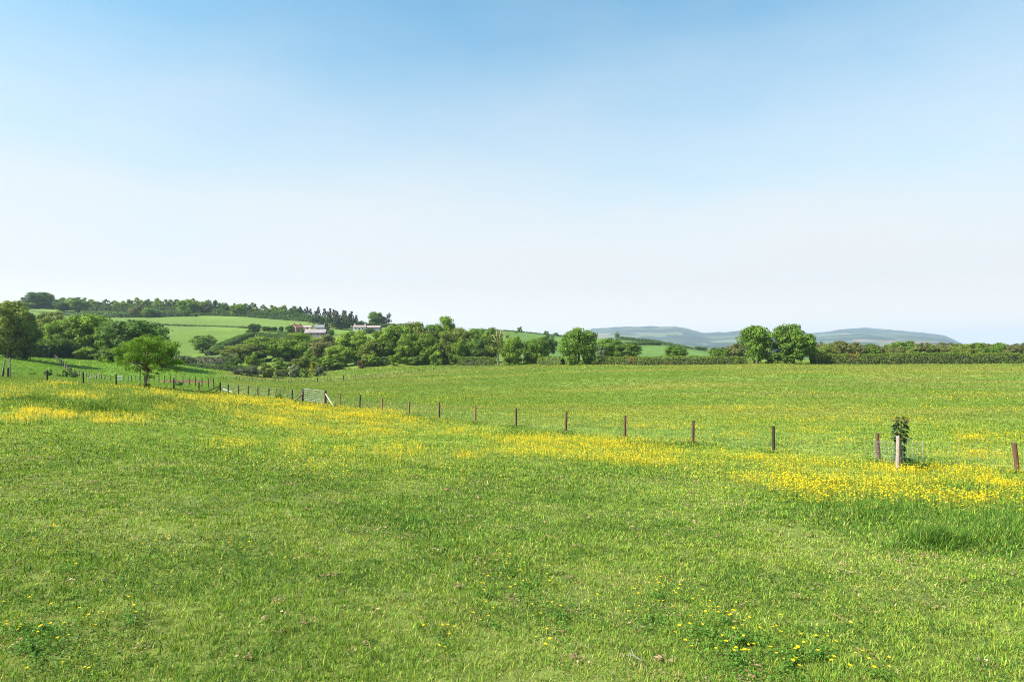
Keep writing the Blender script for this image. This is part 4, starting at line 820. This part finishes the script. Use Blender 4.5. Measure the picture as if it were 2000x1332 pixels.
    c = pal[ch]; fcl = fieldcol(X, Y); far = sstep(25, 70, rad)[:, None]; c = c*(1-far)+far*fcl*(.96+.22*r.random(n))[:, None]*np.array([1.05, 1.0, 1.0])
    c = c*(np.clip(r.normal(1, .16-.11*sstep(20, 60, rad), n), .55, 1.6)*(1+(tone-1)*(1-.8*sstep(20, 60, rad))))[:, None]
    me = mesh_arrays(name, V, [Q, T], [M['grass']], None, np.repeat(c, 5, 0)); return tag(link(name, me), label, 'grass', kind='stuff')
M['grass'] = leaf_mat('grass_blade', (1, 1, 1), transl=.30, rough=.6, spec=.10, vary=0)
GRASS_N = 3300000
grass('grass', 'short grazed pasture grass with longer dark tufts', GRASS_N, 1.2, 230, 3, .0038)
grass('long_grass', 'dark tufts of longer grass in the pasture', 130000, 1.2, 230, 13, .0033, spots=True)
# broad clover and buttercup leaves in the near turf
r = np.random.default_rng(77); n = 110000; rad = np.exp(r.uniform(math.log(2.5), math.log(16), n)); th = r.uniform(-R(42), R(42), n); X = rad*np.sin(th); Y = rad*np.cos(th)
k = fbm(X, Y, .9, 61, 3)+.12*fbm(X, Y, .2, 62, 2); keep = (k > .62)|(r.random(n) < .05); X, Y, rad = X[keep], Y[keep], rad[keep]; n = len(X)
Pp = np.stack([X, Y, gz(X, Y)+.02+.035*r.random(n)], -1); Vv, Q = leaf_quads(Pp, unit(r, n)*.6+np.array([0, 0, .8]), .0055*(rad/4)**.6*(.7+.9*r.random(n)), r)
cc = np.array([.040, .098, .022])*np.clip(r.normal(1, .25, n), .4, 1.8)[:, None]
tag(link('clover_leaves', mesh_arrays('clover_leaves', Vv, [Q], [M['grass']], None, np.repeat(cc, 4, 0))), 'dark broad clover and buttercup leaves low in the near turf', 'leaves', kind='stuff')
# dry leaf litter
nc = 200; cr = np.exp(r.uniform(math.log(3), math.log(14), nc)); ct_ = r.uniform(-R(42), R(42), nc); k = r.choice(nc, 2400); X = cr[k]*np.sin(ct_[k])+r.normal(0, .035, 2400)*(cr[k]/4)**.7; Y = cr[k]*np.cos(ct_[k])+r.normal(0, .05, 2400)*(cr[k]/4)**.7; rad = np.hypot(X, Y); n = len(X)
Vv, Q = leaf_quads(np.stack([X, Y, gz(X, Y)+.025+.015*r.random(n)], -1), unit(r, n)*.4+np.array([0, 0, .9]), .0095*(rad/4)**.5*(.6+1.2*r.random(n)), r)
cc = np.where(r.random(n)[:, None] < .5, np.array([.25, .145, .085]), np.array([.32, .245, .14]))*np.clip(r.normal(1, .25, n), .4, 1.6)[:, None]
tag(link('dead_leaves', mesh_arrays('dead_leaves', Vv, [Q], [M['grass']], None, np.repeat(cc, 4, 0))), 'scraps of dry brown leaves and thatch lying in the turf', 'leaves', kind='stuff')

# ------------------------------------------------------------------ buttercups
BL = [  # photo ellipse where they grow: cx, cy, rx, ry, count
 (108, 752, 40, 5, 260), (160, 773, 48, 8, 900), (12, 776, 16, 4, 120), (45, 776, 12, 3, 80), (30, 762, 40, 6, 160), (63, 808, 36, 5, 520), (38, 821, 42, 7, 800), (122, 814, 30, 7, 520), (204, 814, 44, 4, 420), (207, 827, 32, 3, 240),
 (270, 821, 36, 7, 560), (332, 797, 26, 6, 360), (310, 768, 50, 8, 800), (240, 757, 60, 5, 300), (100, 795, 110, 14, 160), (200, 800, 160, 30, 260),
 (420, 776, 70, 7, 1700), (500, 787, 70, 9, 2300), (600, 800, 80, 10, 2700), (700, 810, 90, 9, 2600), (560, 810, 110, 12, 2300), (800, 826, 90, 9, 2300), (640, 826, 110, 13, 1900), (740, 842, 110, 12, 1400), (900, 845, 70, 8, 1300), (520, 830, 70, 10, 700), (430, 795, 70, 10, 500), (650, 850, 110, 14, 700),
 (450, 871, 60, 8, 420), (580, 869, 34, 8, 260), (780, 881, 54, 14, 760), (682, 885, 30, 11, 240), (575, 890, 16, 7, 90), (730, 895, 190, 40, 420), (600, 930, 100, 22, 110), (915, 896, 32, 6, 150), (490, 905, 130, 26, 90), (900, 930, 130, 20, 80),
 (1060, 856, 130, 7, 1500), (1180, 868, 200, 10, 2300), (1150, 884, 200, 10, 2300), (1240, 899, 150, 9, 1400), (1300, 911, 100, 7, 600), (1330, 880, 90, 12, 700), (1020, 872, 70, 10, 500),
 (1480, 898, 110, 13, 1300), (1620, 912, 120, 14, 1600), (1780, 925, 150, 15, 2000), (1930, 938, 110, 17, 1800), (1540, 938, 110, 16, 900), (1700, 952, 160, 14, 1200), (1560, 966, 70, 14, 420), (1920, 985, 80, 12, 420), (1830, 968, 150, 14, 620), (1610, 985, 60, 9, 110), (1960, 955, 80, 14, 700), (1720, 985, 200, 14, 150), (2060, 960, 80, 30, 500), (1640, 935, 300, 16, 900),
 # beyond the fence
 (1500, 775, 180, 8, 700), (1850, 777, 180, 9, 700), (1450, 800, 160, 6, 700), (1800, 800, 220, 8, 700), (1500, 823, 130, 6, 700), (1260, 835, 120, 6, 700), (1700, 822, 150, 7, 500), (1900, 858, 140, 13, 1400), (1650, 862, 120, 12, 900), (1900, 888, 120, 13, 1400), (1450, 852, 110, 8, 600), (1600, 845, 90, 6, 300), (1170, 812, 160, 7, 350), (1000, 795, 160, 8, 350), (860, 783, 130, 6, 250), (720, 772, 90, 5, 160), (1130, 826, 100, 5, 350), (1000, 812, 90, 4, 200), (1320, 790, 200, 14, 350), (960, 770, 220, 10, 160), (1750, 840, 220, 12, 600), (1250, 765, 300, 12, 200),
 # scattered in the foreground
 (20, 1040, 26, 8, 7), (110, 1050, 20, 8, 4), (130, 1110, 20, 8, 4), (300, 1066, 24, 10, 6), (470, 1084, 24, 12, 6), (560, 1105, 18, 6, 2), (40, 1215, 44, 26, 9), (90, 1225, 60, 18, 6), (60, 1262, 44, 14, 6), (255, 1205, 18, 20, 3), (185, 1225, 14, 8, 2), (115, 1310, 10, 5, 1), (165, 1332, 12, 4, 2),
 (985, 1110, 40, 10, 8), (1030, 1140, 34, 14, 10), (950, 1160, 40, 16, 7), (1095, 1195, 34, 18, 6), (960, 1222, 26, 10, 4), (870, 1240, 18, 16, 5), (1080, 1265, 34, 10, 4), (860, 1285, 14, 6, 2), (1290, 1160, 44, 14, 15), (1275, 1205, 30, 12, 6), (1340, 1170, 24, 12, 6), (1420, 1210, 36, 14, 12), (1370, 1230, 34, 14, 8), (1450, 1250, 40, 14, 8), (1500, 1235, 20, 12, 3), (1545, 1288, 34, 16, 9), (1440, 1290, 30, 16, 8), (1600, 1278, 30, 12, 6), (1650, 1230, 10, 4, 1), (1700, 1318, 40, 12, 6), (1600, 1322, 40, 10, 6), (1355, 1290, 22, 8, 2), (1620, 1030, 60, 14, 10), (1750, 1046, 6, 3, 1), (640, 960, 60, 12, 12), (300, 905, 120, 12, 14), (60, 895, 60, 10, 8), (1350, 940, 80, 10, 18), (1430, 960, 60, 14, 25)]
r = np.random.default_rng(98); nb_ = [q for q in BL if q[1] > 1030 and q[4] > 2]; k = r.choice(len(nb_), 17000, p=np.array([q[2]*q[3] for q in nb_])/sum(q[2]*q[3] for q in nb_)); q = np.array(nb_)[k]; a = r.random(len(k))*6.283; sq = np.abs(r.normal(0, 1.0, len(k))); X, Y = hit(q[:, 0]+np.cos(a)*sq*q[:, 2]*1.3, np.minimum(q[:, 1]+12+np.sin(a)*sq*q[:, 3]*2.0, 1360)); n = len(X)
keep = fbm(X, Y, .22, 63, 2) > .42; X, Y = X[keep], Y[keep]; n = len(X)
Vv, Q = leaf_quads(np.stack([X, Y, gz(X, Y)+.022+.035*r.random(n)], -1), unit(r, n)*.6+np.array([0, 0, .8]), .0085*(.6+.9*r.random(n)), r)
cc = np.array([.088, .180, .024])*np.clip(r.normal(1, .28, n), .4, 1.9)[:, None]
tag(link('buttercup_leaves', mesh_arrays('buttercup_leaves', Vv, [Q], [M['grass']], None, np.repeat(cc, 4, 0))), 'dark leafy patches of buttercup plants under the scattered near flowers', 'leaves', kind='stuff')
r = np.random.default_rng(99); px = []; py = []
for cx, cy_, rx, ry, n in BL:
    if n > 60: n = int(n*1.42); ry = ry*1.2
    elif cy_ > 1030: rx, ry = rx*1.5, ry*1.7
    a = r.random(n)*6.283; q = np.where(r.random(n) < .55, r.random(n)**.5*1.05, np.abs(r.normal(0, 1.0, n))); px.append(cx+np.cos(a)*q*rx); py.append(cy_+np.sin(a)*q*ry)
px = np.concatenate(px); py = np.concatenate(py); ok = py < 1345; px, py = px[ok], py[ok]
X, Y = hit(px, py); rad = np.hypot(X, Y); cl = fbm(X, Y, 1.6, 81, 3); cl2 = fbm(X, Y, 6, 82, 2)
ok = (rad < 240)&((rad < 8.5)|(r.random(len(X)) < .17+.85*sstep(.38, .64, cl*.5+cl2*.25+.25*fbm(X, Y, .6, 83, 2)))); X, Y, rad, px = X[ok], Y[ok], rad[ok], px[ok]
o_ = np.argsort(rad); X, Y, rad = X[o_], Y[o_], rad[o_]
hh = np.where(rad < 8, .055+.055*r.random(len(X)), .10+.12*r.random(len(X))); Zg = gz(X, Y)
m, t, out = mat('buttercup_petal'); p = t.nodes.new('ShaderNodeBsdfPrincipled'); at_ = t.nodes.new('ShaderNodeAttribute'); at_.attribute_name = 'col'; t.links.new(at_.outputs[0], p.inputs['Base Color']); p.inputs['Roughness'].default_value = .6; p.inputs['Specular IOR Level'].default_value = .15
tr = t.nodes.new('ShaderNodeBsdfTranslucent'); t.links.new(at_.outputs[0], tr.inputs[0]); ms = t.nodes.new('ShaderNodeMixShader'); ms.inputs[0].default_value = .3; t.links.new(p.outputs[0], ms.inputs[1]); t.links.new(tr.outputs[0], ms.inputs[2]); t.links.new(ms.outputs[0], out.inputs[0]); M['petal'] = m
YEL = np.array([.72, .52, .012])
def buttercup_mesh(seed):
    q = random.Random(seed); V = []; Fq = []; colr = []
    h = .085
    for k in range(5):           # five cupped overlapping petals
        a = k*2*math.pi/5+q.uniform(-.1, .1); ca, sa = math.cos(a), math.sin(a); b = len(V)
        for rr_, w, zz in ((.0015, .002, 0), (.007, .0075, .0022), (.0125, .0065, .0062)):
            for s_ in (-1, 1): V.append((rr_*ca-s_*w*sa, rr_*sa+s_*w*ca, h+zz+q.uniform(-.0006, .0006))); colr.append(YEL*q.uniform(.88, 1.1))
        Fq += [(b, b+1, b+3, b+2), (b+2, b+3, b+5, b+4)]
    b = len(V)
    for zz, rr_ in ((.0, .0036), (.004, .003)):
        for k in range(4): V.append((rr_*math.cos(k*1.57), rr_*math.sin(k*1.57), h+zz)); colr.append(np.array([.42, .36, .02]))
    Fq += [(b+k, b+(k+1) % 4, b+4+(k+1) % 4, b+4+k) for k in range(4)]+[(b+4, b+5, b+6, b+7)]
    b = len(V); bx, by = q.uniform(-.012, .012), q.uniform(-.012, .012)
    for f_ in (0, .5, 1):
        for k in range(4): V.append((bx*(1-f_)**2+.0009*math.cos(k*1.57), by*(1-f_)**2+.0009*math.sin(k*1.57), -.01+(h+.01)*f_)); colr.append(np.array([.09, .17, .03]))
    Fq += [(b+j*4+k, b+j*4+(k+1) % 4, b+j*4+4+(k+1) % 4, b+j*4+4+k) for j in range(2) for k in range(4)]
    return mesh_arrays('buttercup', np.array(V), [np.array(Fq)], [M['petal']], None, np.array(colr))
BM = [buttercup_mesh(s_) for s_ in range(6)]; NI = 300
for i in range(NI):
    s_ = random.uniform(.6, .95); o = link('buttercup', BM[i % 6], None, (X[i], Y[i], Zg[i])); o.scale = (s_, s_, s_*hh[i]/.085*1.0); o.rotation_euler = (random.uniform(-.25, .25), random.uniform(-.25, .25), random.uniform(0, 6.28))
    o.scale = (s_*1.05, s_*1.05, min(1.5, hh[i]/.085)); tag(o, 'single yellow buttercup on a thin stem in the near turf', 'buttercup', 'scattered buttercups of the near turf')
Xf, Yf, rf, hf, Zf = X[NI:], Y[NI:], rad[NI:], hh[NI:], Zg[NI:]; n = len(Xf)
hs = np.maximum(.0125*(.8+.5*r.random(n)), .00047*rf*(.7+.6*r.random(n))); ang = np.arange(6)*math.pi/3
tx, ty = r.normal(0, .35, n), r.normal(0, .35, n)
ringv = np.stack([Xf[:, None]+np.cos(ang)*hs[:, None], Yf[:, None]+np.sin(ang)*hs[:, None], (Zf+hf)[:, None]+.35*hs[:, None]+(np.cos(ang)*tx[:, None]+np.sin(ang)*ty[:, None])*hs[:, None]], -1)
cen = np.stack([Xf, Yf, Zf+hf], -1)[:, None]; st = np.stack([np.stack([Xf-.0012*(rf/8), Yf, Zf], -1), np.stack([Xf+.0012*(rf/8), Yf, Zf], -1)], 1)
Vv = np.concatenate([ringv, cen, st], 1).reshape(-1, 3); k = np.arange(n)[:, None]*9
T = np.concatenate([np.stack([k[:, 0]+6, k[:, 0]+j, k[:, 0]+(j+1) % 6], -1) for j in range(6)]+[np.stack([k[:, 0]+7, k[:, 0]+8, k[:, 0]+6], -1)])
cc = np.repeat((YEL*np.clip(r.normal(1, .14, n), .6, 1.4)[:, None]*np.stack([np.ones(n), np.clip(r.normal(1, .06, n), .8, 1.2), np.ones(n)], -1))[:, None], 9, 1); cc[:, 7:] = [.09, .17, .03]
fallen = MB(); q_ = [gpt(1222, 4.02, .03), gpt(1236, 3.98, .045), gpt(1252, 3.93, .03)]; fallen.tube([v_-q_[0] for v_ in q_], [.002, .0035, .002], 5); fallen.tube([q_[1]-q_[0], q_[1]-q_[0]+Vector((-.01, .05, .03))], [.003, .001], 4)
tag(fallen.build('twig', M['post_grey'], None, q_[0]), 'dry pale twig lying in the turf at the bottom of the picture', 'twig')
tag(link('buttercups', mesh_arrays('buttercups', Vv, [T], [M['petal']], None, cc.reshape(-1, 3))), 'dense drifts of yellow buttercups along both sides of the fence', 'buttercups', kind='stuff')
print('flowers', len(X), 'n300 dist', rad[NI-1])

# ------------------------------------------------------------------ haze
zmin = float(V[:, 2].min()); b = MB(); ztop = float(Z2.max())+8; zlo = min(zmin, float(Z2.min()), -60)-1.5; b.box((0, 0, (ztop+zlo)/2), (24400, 24400, ztop-zlo))
m, t, out = mat('haze_air'); pv = t.nodes.new('ShaderNodeVolumePrincipled'); pv.inputs['Color'].default_value = (.64, .75, .95, 1); pv.inputs['Density'].default_value = 0.95e-4; pv.inputs['Anisotropy'].default_value = .2
t.links.new(pv.outputs[0], out.inputs['Volume'])
tag(b.build('haze', m), 'thin summer haze in the air over the valley', 'haze', kind='stuff')
